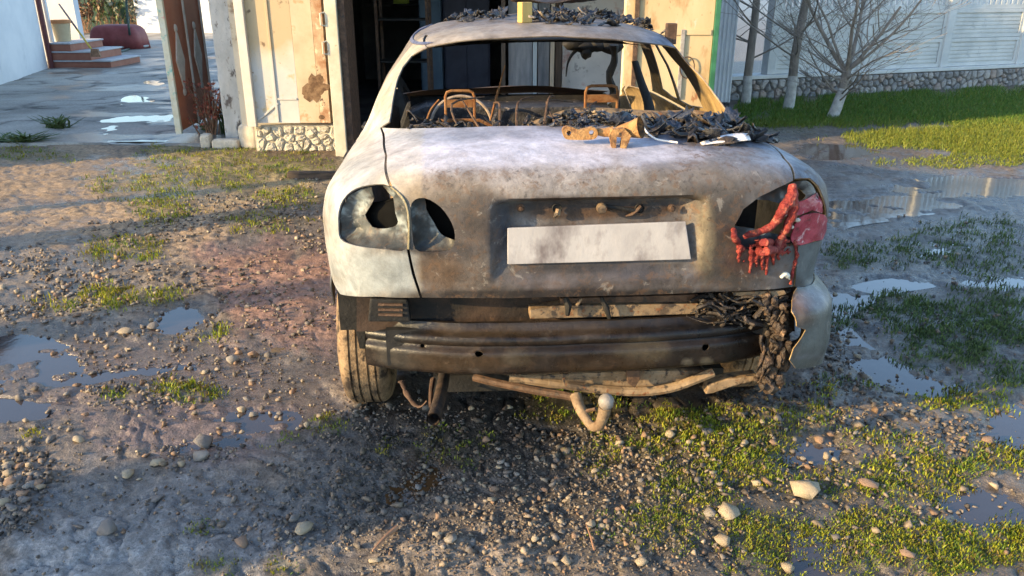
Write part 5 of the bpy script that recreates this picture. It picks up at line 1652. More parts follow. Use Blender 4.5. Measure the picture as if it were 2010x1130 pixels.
def stone_wall(par, x0, y0, z0, w, h, n, mats_, name, seed, proud=.03, gap=.010):
    r_ = np.random.default_rng(seed)
    pts = [np.array(p) for p in r_.uniform([0, 0], [w, h], (n, 2))]
    for _ in range(3):                                   # even them out a little
        pts = [np.mean(c_, 0) for _, c_ in voronoi(pts, w, h)]
    for k, (p, poly) in enumerate(voronoi(pts, w, h)):
        c_ = np.mean(poly, 0)
        P2 = []
        for i in range(len(poly)):
            a_, b_ = poly[i], poly[(i + 1) % len(poly)]
            if np.hypot(*(b_ - a_)) < .012: continue
            P2 += [a_ * .82 + b_ * .18, a_ * .5 + b_ * .5, a_ * .18 + b_ * .82]
        if len(P2) < 6: continue
        s_ = [(q - c_) * (1 - gap / max(np.hypot(*(q - c_)), .02)) for q in P2]
        m_ = len(s_)
        V = [(q[0], 0, q[1]) for q in s_] + [(q[0] * .94, -proud * .7 + r_.normal() * .003, q[1] * .94) for q in s_] + [(q[0] * .62, -proud * r_.uniform(.9, 1.2) + r_.normal() * .004, q[1] * .62) for q in s_]
        F = []
        for ring in (0, 1):
            for i in range(m_): F.append((ring * m_ + i, ring * m_ + (i + 1) % m_, (ring + 1) * m_ + (i + 1) % m_, (ring + 1) * m_ + i))
        F.append(tuple(2 * m_ + i for i in range(m_)))
        MB().add(V, F).build(name, mats_[r_.integers(len(mats_))], par, False, 0, (x0 + c_[0], y0, z0 + c_[1]))
stone_wall(garage, lx0 - .05 + .3, ly + .062 - GY, .0, lx1 - lx0 + .14, lz0 - .035, 26, [M_PLINTH], 'plinth_stone', 5, .028, .007)
# right door leaf, swung forward and lit by the sun
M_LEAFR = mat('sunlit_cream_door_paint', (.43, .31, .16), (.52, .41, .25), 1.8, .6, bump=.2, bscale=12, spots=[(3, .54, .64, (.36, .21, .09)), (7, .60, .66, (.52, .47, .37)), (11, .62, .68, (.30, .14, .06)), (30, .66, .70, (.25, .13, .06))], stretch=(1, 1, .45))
ry_ = 8.02
rx0, rx1 = wx(1228, ry_, 10), wx(1398, ry_, 60)
leafR = gchild(MB().box(rx0, rx1, ry_ - .05, ry_ - .02, .12, 2.1), 'right_door_leaf', M_LEAFR, .006)
tag(leafR, 'scorched cream right garage door leaf lit by the sun, green edge')
rp = lambda mb, n, m, bv=.004: gchild(mb, n, m, bv, False, leafR)
M_GRN = mat('dark_green_trim', (.02, .10, .05), (.035, .15, .08), 10, .5, bump=.1)
rp(MB().box(rx1 + .002, rx1 + .05, ry_ - .07, ry_ + .0, .10, 2.12), 'green_edge', M_GRN)
a_ = wx(1250, ry_, 10)
rp(MB().box(a_ - .025, a_ + .02, ry_ - .075, ry_ - .051, .14, 2.08), 'vertical_bar', M_RUSTD)
a_ = wx(1332, ry_, 150)
rp(MB().box(a_ - .02, a_ + .02, ry_ - .075, ry_ - .051, .5, 1.15), 'bolt_bar', mat('grey_bolt', (.22, .2, .19), (.34, .32, .3), 20, .6))
hz = 1.0
rp(MB().tube([(a_ + .06 + .07 * math.cos(t), ry_ - .08, hz - .2 + .10 * math.sin(t)) for t in np.linspace(0, 6.28, 21)], .006, 6, cap=False), 'wire_loop', M_RUSTD, 0)
for (zz) in (.16, 1.1, 2.0):
    rp(MB().box(rx0 + .03, rx1 - .02, ry_ - .065, ry_ - .051, zz, zz + .05), 'cross_rail', M_LEAFR)
# pale corrugated sheet fence beside the garage
cs = empty('corrugated_fence', (2.86, 11.0, 0)); tag(cs, 'pale corrugated metal fence panel between garage and bare trees', 'fence')
Vc, Fc = [], []
nn = 61
for i in range(nn):
    t = i / (nn - 1)
    Vc += [(-.42 + .54 * t, .012 * math.sin(t * 2 * math.pi * 10), z_) for z_ in (.05, 2.0)]
for i in range(nn - 1): Fc.append((2 * i, 2 * i + 2, 2 * i + 3, 2 * i + 1))
MB().add(Vc, Fc).build('sheet', mat('pale_blue_white_sheet', (.60, .63, .66), (.70, .72, .74), 3, .5, bump=.05), cs, True)
for px_ in (-.40, .09): MB().box(px_ - .03, px_ + .03, .02, .08, 0, 2.05).build('post', M_INWALL, cs)

# ================================================================== GATE, POST, FLOWER BED
M_GPOST = mat('peeling_whitewashed_post', (.40, .39, .37), (.55, .53, .5), 6, .9, bump=.6, bscale=25, spots=[(9, .57, .64, (.12, .10, .09)), (22, .62, .68, (.2, .15, .12))], stretch=(1, 1, .5))
gx0, gx1 = wx(424, 8.2, 130), wx(470, 8.2, 130)
gpost = empty('gate_post', ((gx0 + gx1) / 2, 8.33, 0)); tag(gpost, 'peeling whitewashed masonry gate post between brown gate and garage', 'gate post')
w_ = (gx1 - gx0) / 2
Vq, Fq = [], []
nz_ = 70
for i in range(nz_):
    z_ = -.02 + 2.22 * i / (nz_ - 1)
    for k in range(24):
        t = 2 * math.pi * k / 24
        cx_, cy_ = math.cos(t), math.sin(t)
        q = max(abs(cx_), abs(cy_)) ** .88
        j_ = 1 + .10 * (float(fbm(np.array([k * .35]), np.array([z_ * 9]), 1.0, 3, 411)[0]) - .5)
        Vq.append((cx_ / q * w_ * j_, cy_ / q * .13 * j_, z_))
for i in range(nz_ - 1):
    for k in range(24): Fq.append((i * 24 + k, i * 24 + (k + 1) % 24, (i + 1) * 24 + (k + 1) % 24, (i + 1) * 24 + k))
MB().add(Vq, Fq).build('shaft', M_GPOST, gpost, True)
MB().box(-w_ - .03, w_ + .03, -.16, .16, 2.2, 2.27).build('cap', M_GPOST, gpost, bevel=.01)
M_GATE = mat('red_brown_gate_paint', (.44, .135, .055), (.52, .18, .08), 4, .5, bump=.1, spots=[(16, .64, .70, (.22, .08, .05))])
M_GEDGE = mat('peeling_pastel_edge', (.62, .56, .40), (.66, .64, .52), 8, .7, bump=.4, spots=[(6, .56, .62, (.22, .46, .38)), (7, .60, .66, (.62, .25, .2))])
M_ORN = mat('pale_ornament', (.60, .56, .48), (.72, .68, .60), 12, .6, bump=.1)
g0 = np.array([wx(336, 8.28, 150), 8.28]); g1 = np.array([wx(404, 9.55, 120), 9.55])
gl = float(np.hypot(*(g1 - g0)))
ga = math.atan2(g1[1] - g0[1], g1[0] - g0[0])
gate = empty('gate_leaf', (g0[0], g0[1], .12), ga); tag(gate, 'red-brown metal gate leaf with pale diamond ornaments, swung open', 'gate')
MB().box(.02, gl, -.012, .012, 0, 2.0).build('sheet', M_GATE, gate)
MB().box(-.035, .018, -.03, .03, -.02, 2.05).build('edge_stile', M_GEDGE, gate, bevel=.004)
for xx in (gl * .5, gl - .03):
    MB().box(xx - .018, xx + .018, -.030, -.0125, 0, 2.0).build('stile', M_ORN, gate, bevel=.004)
for xx in (gl * .24, gl * .74):
    zc = .69
    MB().prism([(xx - .014, zc - .28), (xx + .014, zc - .28), (xx + .13, zc), (xx + .014, zc + .28), (xx - .014, zc + .28), (xx - .13, zc)], -.026, -.0125).build('diamond_ornament', M_ORN, gate)
    for zz in (zc - .32, zc + .32):
        Mx = Matrix.Translation(Vector((xx, -.0125, zz))) @ Matrix.Rotation(rad(90), 4, 'X')
        MB().lathe([(.0005, .014), (.035, .012), (.045, .0)], 12, Mx).build('rosette', M_ORN, gate, True)
# border stones and plants
M_BLOCK = mat('pale_limestone_block', (.46, .41, .33), (.58, .52, .43), 14, .9, bump=.7, bscale=30, spots=[(9, .6, .68, (.3, .26, .2))])
for (a_, b_, yt, yb, dpt, lab) in [(393, 412, 264, 291, .14, 'small upright limestone block at the left of the flower bed'), (416, 468, 273, 292, .12, 'long low limestone block edging the flower bed'), (470, 506, 246, 291, .18, 'large limestone block at the corner of the garage plinth')]:
    c = gp((a_ + b_) / 2, yb)
    d_ = c[1] / ray((a_ + b_) / 2, yb)[1]
    ww = (b_ - a_) / FPX * d_ / 2
    hh = (yb - yt) / FPX * d_ * 1.02
    V_, F_ = ico(3)
    V_ = np.sign(V_) * np.abs(V_) ** .42
    V_ *= (1 + .10 * (rng.random((len(V_), 1)) - .5))
    V_ = V_ * [ww * 1.05, dpt / 2, hh / 2 * 1.1]
    o = obj('edging_block', mesh_np('edging_block', V_, F_, False), M_BLOCK, None, (c[0], c[1] + dpt / 2, hh / 2 - .01), (0, 0, random.uniform(-.1, .1)))
    tag(o, lab, 'stone block')
def leafy(name, base, label, cat, n_stem, hmin, hmax, spread, stem_m, leaf_m, n_leaf, ls, strap=False):
    e = empty(name, base); tag(e, label, cat)
    st, lf = MB(), MB()
    for k in range(n_stem):
        a = random.uniform(0, 6.28); h = random.uniform(hmin, hmax); s_ = random.uniform(.2, 1) * spread
        b0 = np.array([random.gauss(0, spread * .18), random.gauss(0, spread * .12), 0])
        top = b0 + [math.cos(a) * s_, math.sin(a) * s_ * .6, h]
        mid = (b0 + top) / 2 + [random.gauss(0, .02), random.gauss(0, .02), h * .08]
        pts = smooth_loop([b0, mid, top], 4, False)
        if strap:
            lf.tube(pts, [.016 * (1 - .85 * (i / (len(pts) - 1)) ** 2) for i in range(len(pts))], 4, flat=.25)
            continue
        st.tube(pts, list(np.linspace(.009, .003, len(pts))), 5)
        for q in range(n_leaf):
            p = pts[random.randrange(len(pts) // 3, len(pts))] + rng.normal(size=3) * .02
            d1 = rng.normal(size=3); d1 /= np.linalg.norm(d1)
            d2 = np.cross(d1, rng.normal(size=3)); d2 /= np.linalg.norm(d2)
            l_ = random.uniform(.6, 1.2) * ls
            lf.add([p - d1 * l_, p + d2 * l_ * .5, p + d1 * l_, p - d2 * l_ * .5], [(0, 1, 2, 3)])
    if st.v: tag(st.build('stems', stem_m, e, True), None, None, None, 'stuff')
    if lf.v: tag(lf.build('leaves', leaf_m, e), None, None, None, 'stuff')
    return e
M_STEM = mat('woody_stem', (.22, .12, .07), (.36, .2, .12), 20, .8, bump=.1)
M_RLEAF = mat('red_young_leaf', (.34, .075, .05), (.5, .16, .09), 30, .6, bump=0)
M_GLEAF = mat('green_leaf', (.05, .09, .025), (.12, .16, .05), 20, .6, bump=0)
b = gp(415, 268); leafy('rose_bush', (b[0], b[1], 0), 'leafless rose bush with red young leaves in the flower bed', 'bush', 26, .3, .6, .24, M_STEM, M_RLEAF, 9, .03)
b = gp(452, 262); leafy('rose_bush', (b[0], b[1], 0), 'smaller reddish rose shoots before the whitewashed gate post', 'bush', 8, .25, .5, .12, M_STEM, M_RLEAF, 10, .03)
b = gp(446, 268); leafy('iris_plant', (b[0], b[1], 0), 'green strap-leaved iris clump in the flower bed', 'plant', 26, .2, .42, .14, M_STEM, M_GLEAF, 0, .02, True)
b = gp(395, 262); leafy('leafy_weed', (b[0], b[1] + .1, 0), 'low green weed beside the foot of the brown gate', 'plant', 14, .06, .14, .10, M_STEM, M_GLEAF, 6, .02)

# ================================================================== YARD, HOUSE
yard_y0 = float(gp(160, 287)[1])
YPUD = [[gp(*p, z=.034)[:2] for p in pts] for pts in [[(186, 282), (210, 274), (260, 273), (310, 275), (335, 270), (330, 282), (220, 288)], [(192, 268), (205, 258), (225, 260), (215, 270)], [(200, 234), (240, 225), (330, 222), (330, 234), (225, 240)],
    [(235, 194), (260, 187), (300, 190), (290, 198), (245, 202)], [(265, 160), (300, 154), (322, 158), (320, 172), (290, 166)], [(190, 252), (215, 242), (250, 244), (235, 254), (205, 258)]]]
def make_yard():
    xs = np.concatenate([np.linspace(-14, -8, 40)[:-1], np.linspace(-8, -3.0, 130)]); ys = np.concatenate([np.linspace(yard_y0, 16, 220), np.linspace(16.2, 44, 60)])
    X, Y = np.meshgrid(xs, ys)
    e = .05 * (fbm(X, Y, .35, 3, 201) - .5)
    Yw = Y + np.where(Y < yard_y0 + .01, 1, 0) * e * 3
    Z = .034 + .010 * (fbm(X, Y, .7, 4, 202) - .5) + .006 * (fbm(X, Y, .15, 3, 203) - .5)
    crack = np.exp(-np.abs(fbm(X, Y, .9, 4, 204) - .5) * 55)
    Z = Z - .012 * crack
    PQ = np.stack([X.ravel(), Y.ravel()], 1)
    nz = (fbm(X.ravel(), Y.ravel() * .6, .35, 5, 208, .62) - .5) * .9
    for w in YPUD:
        pl = [tuple(p) for p in w]
        d = poly_dist(pl, PQ); sd = np.where(poly_inside(pl, PQ), d, -d) + nz * .5
        Z = Z - (.016 * sstep(-.06, .10, sd)).reshape(Z.shape)
    n0 = len(xs)
    V = np.stack([X.ravel(), Yw.ravel(), Z.ravel()], 1)
    V = np.vstack([np.stack([xs, Yw[0], np.full(n0, -.04)], 1), V])
    ny = len(ys) + 1
    i, j = np.meshgrid(np.arange(ny - 1), np.arange(n0 - 1), indexing='ij')
    Fq = np.stack([i * n0 + j, i * n0 + j + 1, (i + 1) * n0 + j + 1, (i + 1) * n0 + j], -1).reshape(-1, 4)
    me = mesh_np('yard_paving', V, Fq, True)
    n = fbm(V[:, 0], V[:, 1], .8, 4, 205)
    n3 = fbm(V[:, 0], V[:, 1], .25, 4, 206)
    C = np.array([.40, .37, .325]) * (.40 + .75 * n + .4 * n3)[:, None]
    dk = np.concatenate([np.zeros(n0), crack.ravel()])[:, None]
    C = C * (1 - .8 * dk)
    wet = sstep(.52, .6, fbm(V[:, 0] * .8, V[:, 1] * 1.6, .8, 3, 207))
    C = C * (1 - .45 * wet[:, None])
    vcol(me, np.hstack([C, wet[:, None]]))
    m = mat('cracked_concrete', (.8, .8, .8), (1.1, 1.1, 1.1), 30, .85, attr='col', bump=.4, bscale=60)
    N, L = m.node_tree.nodes, m.node_tree.links
    a = [x for x in N if x.type == 'ATTRIBUTE'][0]
    r = N.new('ShaderNodeMapRange'); r.inputs['To Min'].default_value = .85; r.inputs['To Max'].default_value = .3
    L.new(a.outputs['Alpha'], r.inputs['Value']); L.new(r.outputs['Result'], N['Principled BSDF'].inputs['Roughness'])
    o = obj('yard_paving', me, m)
    tag(o, None, None, None, 'structure')
make_yard()
M_WPUD = water_mat('clear_puddle', (.10, .10, .11), .05)
for w in YPUD:
    w = np.array(w); c = w.mean(0)
    lp_ = [np.array([p[0], max(p[1], yard_y0 + .12 - c[1])]) for p in smooth_loop([(p - c) * 1.25 for p in w], 4)]
    Q, T = triangulate([tuple(p) for p in lp_], [], .5)
    T = T if np.cross(Q[T[0, 1]] - Q[T[0, 0]], Q[T[0, 2]] - Q[T[0, 0]]) > 0 else T[:, ::-1]
    tag(obj('puddle', mesh_np('puddle', np.hstack([Q, np.zeros((len(Q), 1))]), T), M_WPUD, None, (c[0], c[1], .0265)), None, None, None, 'structure')
# white house on the left; its wall runs on out of the picture towards the camera
hA, hB = gp(95, 137), gp(0, 171)
hd = (hB - hA)[:2]; hd = hd / np.hypot(*hd)
hlen = 10.0
house = empty('white_house', (hA[0], hA[1], 0)); tag(house, 'white plastered house at the left edge with a porch', 'house')
M_WHITE = mat('white_house_plaster', (.66, .68, .70), (.76, .77, .78), 1.5, .85, bump=.15, bscale=25, spots=[(2.2, .62, .75, (.56, .58, .60))])
nrm_h = np.array([-hd[1], hd[0]])
if nrm_h[0] > 0: nrm_h = -nrm_h           # points into the house
def hpt(s, d): return (hd[0] * s + nrm_h[0] * d, hd[1] * s + nrm_h[1] * d)
V = []
for z_ in (0, 3.1):
    for (s_, d_) in ((0, 0), (hlen, 0), (hlen, 5), (0, 5)): V.append((*hpt(s_, d_), z_))
MB().add(V, [(0, 1, 2, 3), (4, 5, 6, 7), (0, 1, 5, 4), (1, 2, 6, 5), (2, 3, 7, 6), (3, 0, 4, 7)]).build('wall', M_WHITE, house)
V = []
for z_ in (3.102, 3.3):
    for (s_, d_) in ((-.2, -.3), (hlen + .3, -.3), (hlen + .3, 5.2), (-.2, 5.2)): V.append((*hpt(s_, d_), z_))
MB().add(V, [(0, 1, 2, 3), (4, 5, 6, 7), (0, 1, 5, 4), (1, 2, 6, 5), (2, 3, 7, 6), (3, 0, 4, 7)]).build('roof', M_RUSTD, house)
MB().tube([(*hpt(-.06, -.05), .02), (*hpt(-.06, -.05), 3.0)], .05, 10).build('downpipe', mat('dark_red_pipe', (.12, .035, .035), (.17, .05, .045), 10, .5), house, True)
M_STEP = mat('red_brown_step_paint', (.30, .115, .075), (.36, .15, .10), 5, .7, bump=.2)
M_TREAD = mat('worn_grey_tread', (.40, .40, .42), (.52, .52, .53), 6, .7, bump=.2)
sx0, sy0 = hA[0] + .02, hA[1] + .1
for k, (w_, z_) in enumerate(((1.15, .17), (.78, .34), (.42, .50))):
    lo_ = (0, .17, .34)[k]
    mb = MB().box(.0, w_, .0, 1.3, lo_ + .001, z_ - .03)
    mb.build('step', M_STEP, house, bevel=.01, loc=(.03, .12, 0))
    MB().box(-.0, w_ + .02, -.02, 1.32, z_ - .029, z_).build('tread', M_TREAD, house, bevel=.006, loc=(.03, .12, 0))
bwx = float(at(155, 40, hA[1] + 1.6)[0]) - hA[0]
MB().box(-2.5, bwx, 1.5, 1.7, 0, 3.1).build('porch_wall', mat('pale_lilac_plaster', (.55, .57, .61), (.64, .66, .69), 2, .85, bump=.1), house)
MB().box(-8.0, float(at(148, 40, hA[1] + 5.5)[0]) - hA[0], 1.702, 5.5, 0, 3.4).build('rear_wing', M_WHITE, house)  # wing added so that its shadow covers the red tub
MB().box(-.02, .03, .30, .36, .5, 3.0).build('porch_post', M_WHITE, house)
# pot on the porch
b = at(126, 84, hA[1] + .55)
pot = empty('flower_pot', (b[0], b[1], .5)); tag(pot, 'cream plastic pot with an orange rim on the house porch', 'pot')
MB().lathe([(.0005, .002), (.135, .002), (.175, .36), (.165, .37), (.13, .05), (.0005, .04)], 22).build('body', mat('cream_plastic', (.56, .43, .25), (.62, .49, .3), 5, .55), pot, True)
MB().lathe([(.176, .34), (.195, .345), (.198, .40), (.185, .405), (.176, .36)], 22).build('rim', mat('orange_plastic', (.5, .21, .08), (.55, .25, .1), 5, .55), pot, True)
# broom handle leaning
p0, p1 = at(188, 108, hA[1] + .05), at(116, 8, hA[1] + 1.0)
br_ = empty('broom', (p0[0], p0[1], float(p0[2]) if p0[2] > .03 else .03)); tag(br_, 'long dark and yellow broom handle leaning over the house steps', 'broom')
b0 = np.array(br_.location)
mid = p0 + (p1 - p0) * .5
MB().tube([p0 - b0, mid - b0], .018, 7).build('yellow_handle', mat('yellow_handle', (.5, .36, .04), (.55, .4, .06), 10, .5), br_, True)
MB().tube([mid - b0, p1 - b0], .018, 7).build('dark_handle', mat('dark_handle', (.04, .05, .10), (.06, .07, .13), 10, .5), br_, True)
MB().prism([(-.10, -.03), (.10, -.03), (.06, .12), (-.06, .12)], -.03, .03).build('broom_head', M_STEM, br_)
# red tub
tY = float(gp(222, 96, .034)[1])
ta, tb_ = at(173, 93, tY), at(276, 93, tY)
tw = (tb_[0] - ta[0]) / 2
tub = empty('red_tub', ((ta[0] + tb_[0]) / 2, tY + .35, .034)); tag(tub, 'upturned red tub lying in the paved yard', 'tub')
V_, F_ = ico(4)
zt = .58
Vt = np.sign(V_) * np.abs(V_) ** .38
Vt = Vt * [tw, .42, zt]
Vt[:, 0] *= 1 - .12 * np.clip(Vt[:, 2] / zt, 0, 1)
Vt[:, 2] = np.maximum(Vt[:, 2], 0)
obj('shell', mesh_np('shell', Vt, F_, True), mat('faded_red_paint', (.20, .035, .035), (.28, .07, .065), 3, .6, bump=.15, spots=[(1.6, .56, .68, (.2, .05, .045))]), tub)
MB().tube([(tw * 1.01 * math.cos(t), .43 * math.sin(t), .05) for t in np.linspace(0, 6.283, 41)], .03, 6, cap=False).build('rim', mat('grey_rim', (.3, .3, .29), (.4, .4, .38), 5, .7), tub, True)
# hose
hs_ = [at(247, -12, tY - .15), at(250, 30, tY - .12), at(254, 62, tY - .12)]
gz = gp(256, 92, .05)
hose = [np.array(p) for p in hs_] + [gz, gp(250, 97, .055), gp(232, 101, .055), gp(205, 101, .055), gp(188, 98, .055)]
h0 = hose[4]
ho = MB().tube([p - h0 for p in smooth_loop(hose, 5, False)], .028, 7).build('garden_hose', mat('dark_green_hose', (.03, .05, .045), (.06, .10, .085), 10, .4), None, True, 0, h0)
tag(ho, 'dark green garden hose draped over the red tub', 'hose')
# green picket fence far back
fY = 29.0
fx0, fx1 = wx(150, fY, 40), wx(284, fY, 40)
gf = empty('green_picket_fence', ((fx0 + fx1) / 2, fY, .034)); tag(gf, 'dark green picket fence at the far end of the paved yard', 'fence')
M_GF = mat('green_fence_paint', (.010, .045, .032), (.02, .07, .05), 5, .5)
n_ = 26
pk = MB().box(-.045, .045, -.012, .012, 0, 1.25)
pm = pk.build('picket', M_GF, gf, loc=(-(fx1 - fx0) / 2, -.03, 0)).data
for k in range(1, n_):
    inst('picket', pm, gf, ((fx1 - fx0) * (k / (n_ - 1) - .5), -.03, random.uniform(-.01, .02)))
for zz in (.3, .95): MB().box(-(fx1 - fx0) / 2, (fx1 - fx0) / 2, -.015, .025, zz, zz + .06).build('rail', M_GF, gf)
for xx in (-.9, .35, 1.3):
    MB().box(xx - .06, xx + .06, .03, .13, 0, 2.2).build('post', mat('pale_blue_post', (.4, .5, .52), (.48, .56, .58), 6, .6), gf)
for k, (px_, hgt, lab) in enumerate([(170, 1.3, 'reddish-green shrub before the left end of the green picket fence'), (215, 1.5, 'dark green shrub before the middle of the green picket fence'), (262, 1.7, 'grey-green shrub before the right end of the green picket fence')]):
    leafy('garden_shrub', (wx(px_, 28.2, 40), 28.2, .034), lab, 'shrub', 26, hgt * .5, hgt * 1.2, .8, M_STEM, (mat('rosy_leaf', (.18, .12, .06), (.35, .2, .12), 3, .7, bump=0), M_GLEAF, mat('greyish_leaf', (.10, .12, .09), (.16, .17, .13), 3, .7, bump=0))[k], 16, .09)
wwx0, wwx1 = wx(268, 28, 40), wx(330, 28, 40)
fw = world_box('white_outbuilding', wwx0, wwx1 + 2, 28.0, 31, .034, 2.6, M_WHITE, 'white outbuilding wall seen past the brown gate', 'outbuilding')
lt = world_box('low_wall', wx(-30, 33), fx1 + 3, 33.5, 33.7, .034, 2.4, mat('distant_wall', (.32, .34, .34), (.45, .45, .44), 1, .9), 'grey garden wall behind the green picket fence', 'wall')

# ================================================================== CONCRETE FENCE WITH A RUBBLE BASE
f0, f1 = gp(1478, 196)[:2], gp(2010, 167)[:2]
fd = (f1 - f0) / np.hypot(*(f1 - f0))
fang = math.atan2(fd[1], fd[0])
fence = empty('concrete_fence', (f0[0], f0[1], 0), fang); tag(fence, 'grey precast concrete panel fence on a rubble stone base', 'fence')
M_CONC = mat('grey_precast_concrete', (.52, .53, .52), (.64, .64, .62), 3, .85, bump=.3, bscale=40, spots=[(5, .62, .72, (.42, .43, .43))])
M_MORT = mat('dark_mortar', (.13, .125, .12), (.2, .19, .18), 20, .95, bump=.5)
base_h, sp_, th_ = .31, 1.62, .43
L0, L1 = -1.0, 14.4
MB().box(L0, L1, .04, .34, -.05, base_h - .02).build('base_core', M_MORT, fence)
MB().box(L0, L1, .0, .36, base_h - .02, base_h + .03).build('coping', M_CONC, fence, bevel=.006)
def post_mesh():
    mb = MB().box(-.07, .07, .05, .20, base_h + .03, base_h + .03 + 4 * th_ + .12)
    return mb
p1 = None
npst = int((L1 - L0) / sp_) + 1
s0 = .30
posts = [s0 + sp_ * k for k in range(-1, npst) if L0 <= s0 + sp_ * k <= L1]
pmesh = None
for x_ in posts:
    if pmesh is None:
        o = post_mesh().build('post', M_CONC, fence, bevel=.012, loc=(x_, 0, 0)); pmesh = o.data
    else: inst('post', pmesh, fence, (x_, 0, 0))
wpan = sp_ - .14
def slab(open_top=False):
    mb = MB()
    mb.box(.0, wpan, .11, .16, .004, th_ - .004)
    return mb
solid = MB()
solid.box(0, wpan, .115, .16, .003, th_ - .003)
solid.box(0, wpan, .085, .114, .003, .055).box(0, wpan, .085, .114, th_ - .055, th_ - .003).box(0, .05, .086, .114, .056, th_ - .056).box(wpan - .05, wpan, .086, .114, .056, th_ - .056)
for q in range(5):
    z_ = .075 + q * .058
    solid.box(.06, wpan - .06, .098, .114, z_, z_ + .044)
sd = None
opn = MB()
opn.box(0, wpan, .10, .15, .003, .06).box(0, wpan, .10, .15, th_ - .06, th_ - .003)
for q in range(13):
    x_ = .05 + q * (wpan - .1) / 12
    opn.box(x_ - .028, x_ + .028, .105, .145, .061, th_ - .061)
od = None
for i in range(len(posts) - 1):
    for t in range(4):
        loc = (posts[i] + .07, 0, base_h + .032 + t * th_)
        if t < 2 or t == 2:
            if t == 2:
                if od is None:
                    o = opn.build('openwork_panel', M_CONC, fence, loc=loc); od = o.data
                else: inst('openwork_panel', od, fence, loc)
            else:
                if sd is None:
                    o = solid.build('panel', M_CONC, fence, loc=loc); sd = o.data
                else: inst('panel', sd, fence, loc)
        else:
            inst('openwork_panel', od, fence, loc)
M_FST = [mat('fence_rubble_%d' % k, c, tuple(1.25 * q for q in c), 10, .9, bump=.5, bscale=30) for k, c in enumerate([(.26, .25, .24), (.20, .195, .19), (.33, .31, .29), (.28, .23, .2)])]
stone_wall(fence, L0, .042, -.02, 8.2, base_h - .005, 200, M_FST, 'rubble_stone', 9, .045, .011)

# ================================================================== BARE TREES
M_BARK = mat('grey_brown_bark', (.19, .165, .14), (.30, .26, .225), 18, .9, bump=.7, bscale=50, stretch=(1, 1, .3))
M_LIME = mat('whitewashed_bark', (.34, .335, .32), (.52, .51, .49), 14, .9, bump=.6, bscale=40, spots=[(12, .6, .68, (.3, .28, .25))])
def tree(name, base, h, r0, lean, seed, label, group, lime=.45, white=True, first=.45, spread=1.0, levels=4, fork=None):
    rr_ = random.Random(seed)
    e = empty(name, base); tag(e, label, 'tree', group)
    tr, cr = MB(), MB()
    def grow(p, d, L, r, lev):
        n = 5
        pts = [np.array(p)]
        dd = np.array(d, float)
        for i in range(n):
            dd = dd + np.array([rr_.gauss(0, .10), rr_.gauss(0, .10), rr_.gauss(0, .05) + .03])
            dd /= np.linalg.norm(dd)
            pts.append(pts[-1] + dd * L / n)
        rs_ = list(np.linspace(r, max(r * .55, .0025), n + 1))
        cr.tube(pts, rs_, 7 if lev < 2 else 4, cap=False)
        if lev >= levels: return
        k = rr_.randint(3, 4) if lev < 2 else rr_.randint(3, 5)
        for q in range(k):
            i = rr_.randint(1, n)
            a = rr_.uniform(0, 6.28)
            side_ = np.array([math.cos(a), math.sin(a), rr_.uniform(-.1, .5)])
            nd = dd * rr_.uniform(.3, .8) + side_ * rr_.uniform(.5, 1.0) * spread
            nd /= np.linalg.norm(nd)
            grow(pts[i], nd, L * rr_.uniform(.5, .8), rs_[i] * rr_.uniform(.35, .6), lev + 1)
    ln = np.array([lean[0], lean[1], 1.0]); ln /= np.linalg.norm(ln)
    tp = [np.array([0, 0, -.03])]
    for i in range(8):
        ln2 = ln * np.array([1 - i * .1, 1 - i * .1, 1]) + np.array([rr_.gauss(0, .04), rr_.gauss(0, .04), 0])
        tp.append(tp[-1] + ln2 / np.linalg.norm(ln2) * h * first / 8)
    tr.tube(tp, [r0 * 1.25] + list(np.linspace(r0 * 1.05, r0 * .8, 8)), 10)
    to = tr.build('trunk', M_BARK, e, True)
    if white:
        k = 0
        while k < 8 and tp[k][2] < lime: k += 1
        wp = tp[:k + 1]
        wr = [r0 * 1.25] + list(np.linspace(r0 * 1.05, r0 * .8, 8))
        MB().tube(wp, [q + .004 for q in wr[:k + 1]], 10, cap=False).build('limewash', M_LIME, to, True)
    nb = fork or 4
    for q in range(nb):
        a = q * 6.28 / nb + rr_.uniform(-.5, .5)
        d = np.array([math.cos(a) * spread * .7, math.sin(a) * spread * .7, rr_.uniform(.7, 1.4)])
        grow(tp[-1] - (tp[-1] - tp[-2]) * rr_.uniform(0, .9), d / np.linalg.norm(d), h * .42 * rr_.uniform(.8, 1.1), r0 * rr_.uniform(.30, .48), 1)
    for q in range(9):
        i = rr_.randint(3, 8)
        a = rr_.uniform(0, 6.28)
        d = np.array([math.cos(a), math.sin(a), rr_.uniform(.2, .7)])
        grow(tp[i], d / np.linalg.norm(d), h * .3, r0 * .22, 2)
    tag(cr.build('crown', M_BARK, e, True), None, None, None, None)
    return e
TG = 'bare whitewashed trees along the fence'
b = gp(1462, 206); tree('bare_tree', (b[0], b[1], 0), 3.4, .056, (.02, 0), 31, 'slim bare tree nearest the garage, trunk whitewashed at the foot', TG, .38, first=.50, spread=1.0)
b = gp(1546, 216); tree('bare_tree', (b[0], b[1], 0), 3.6, .058, (.05, 0), 32, 'bare tree with whitewashed foot, middle of the three by the fence', TG, .42, first=.52)
b = gp(1632, 232); tree('bare_tree', (b[0], b[1], 0), 2.6, .062, (.30, .02), 33, 'leaning bare tree with many low branches spreading to the right', TG, .30, first=.25, spread=1.2, fork=6)
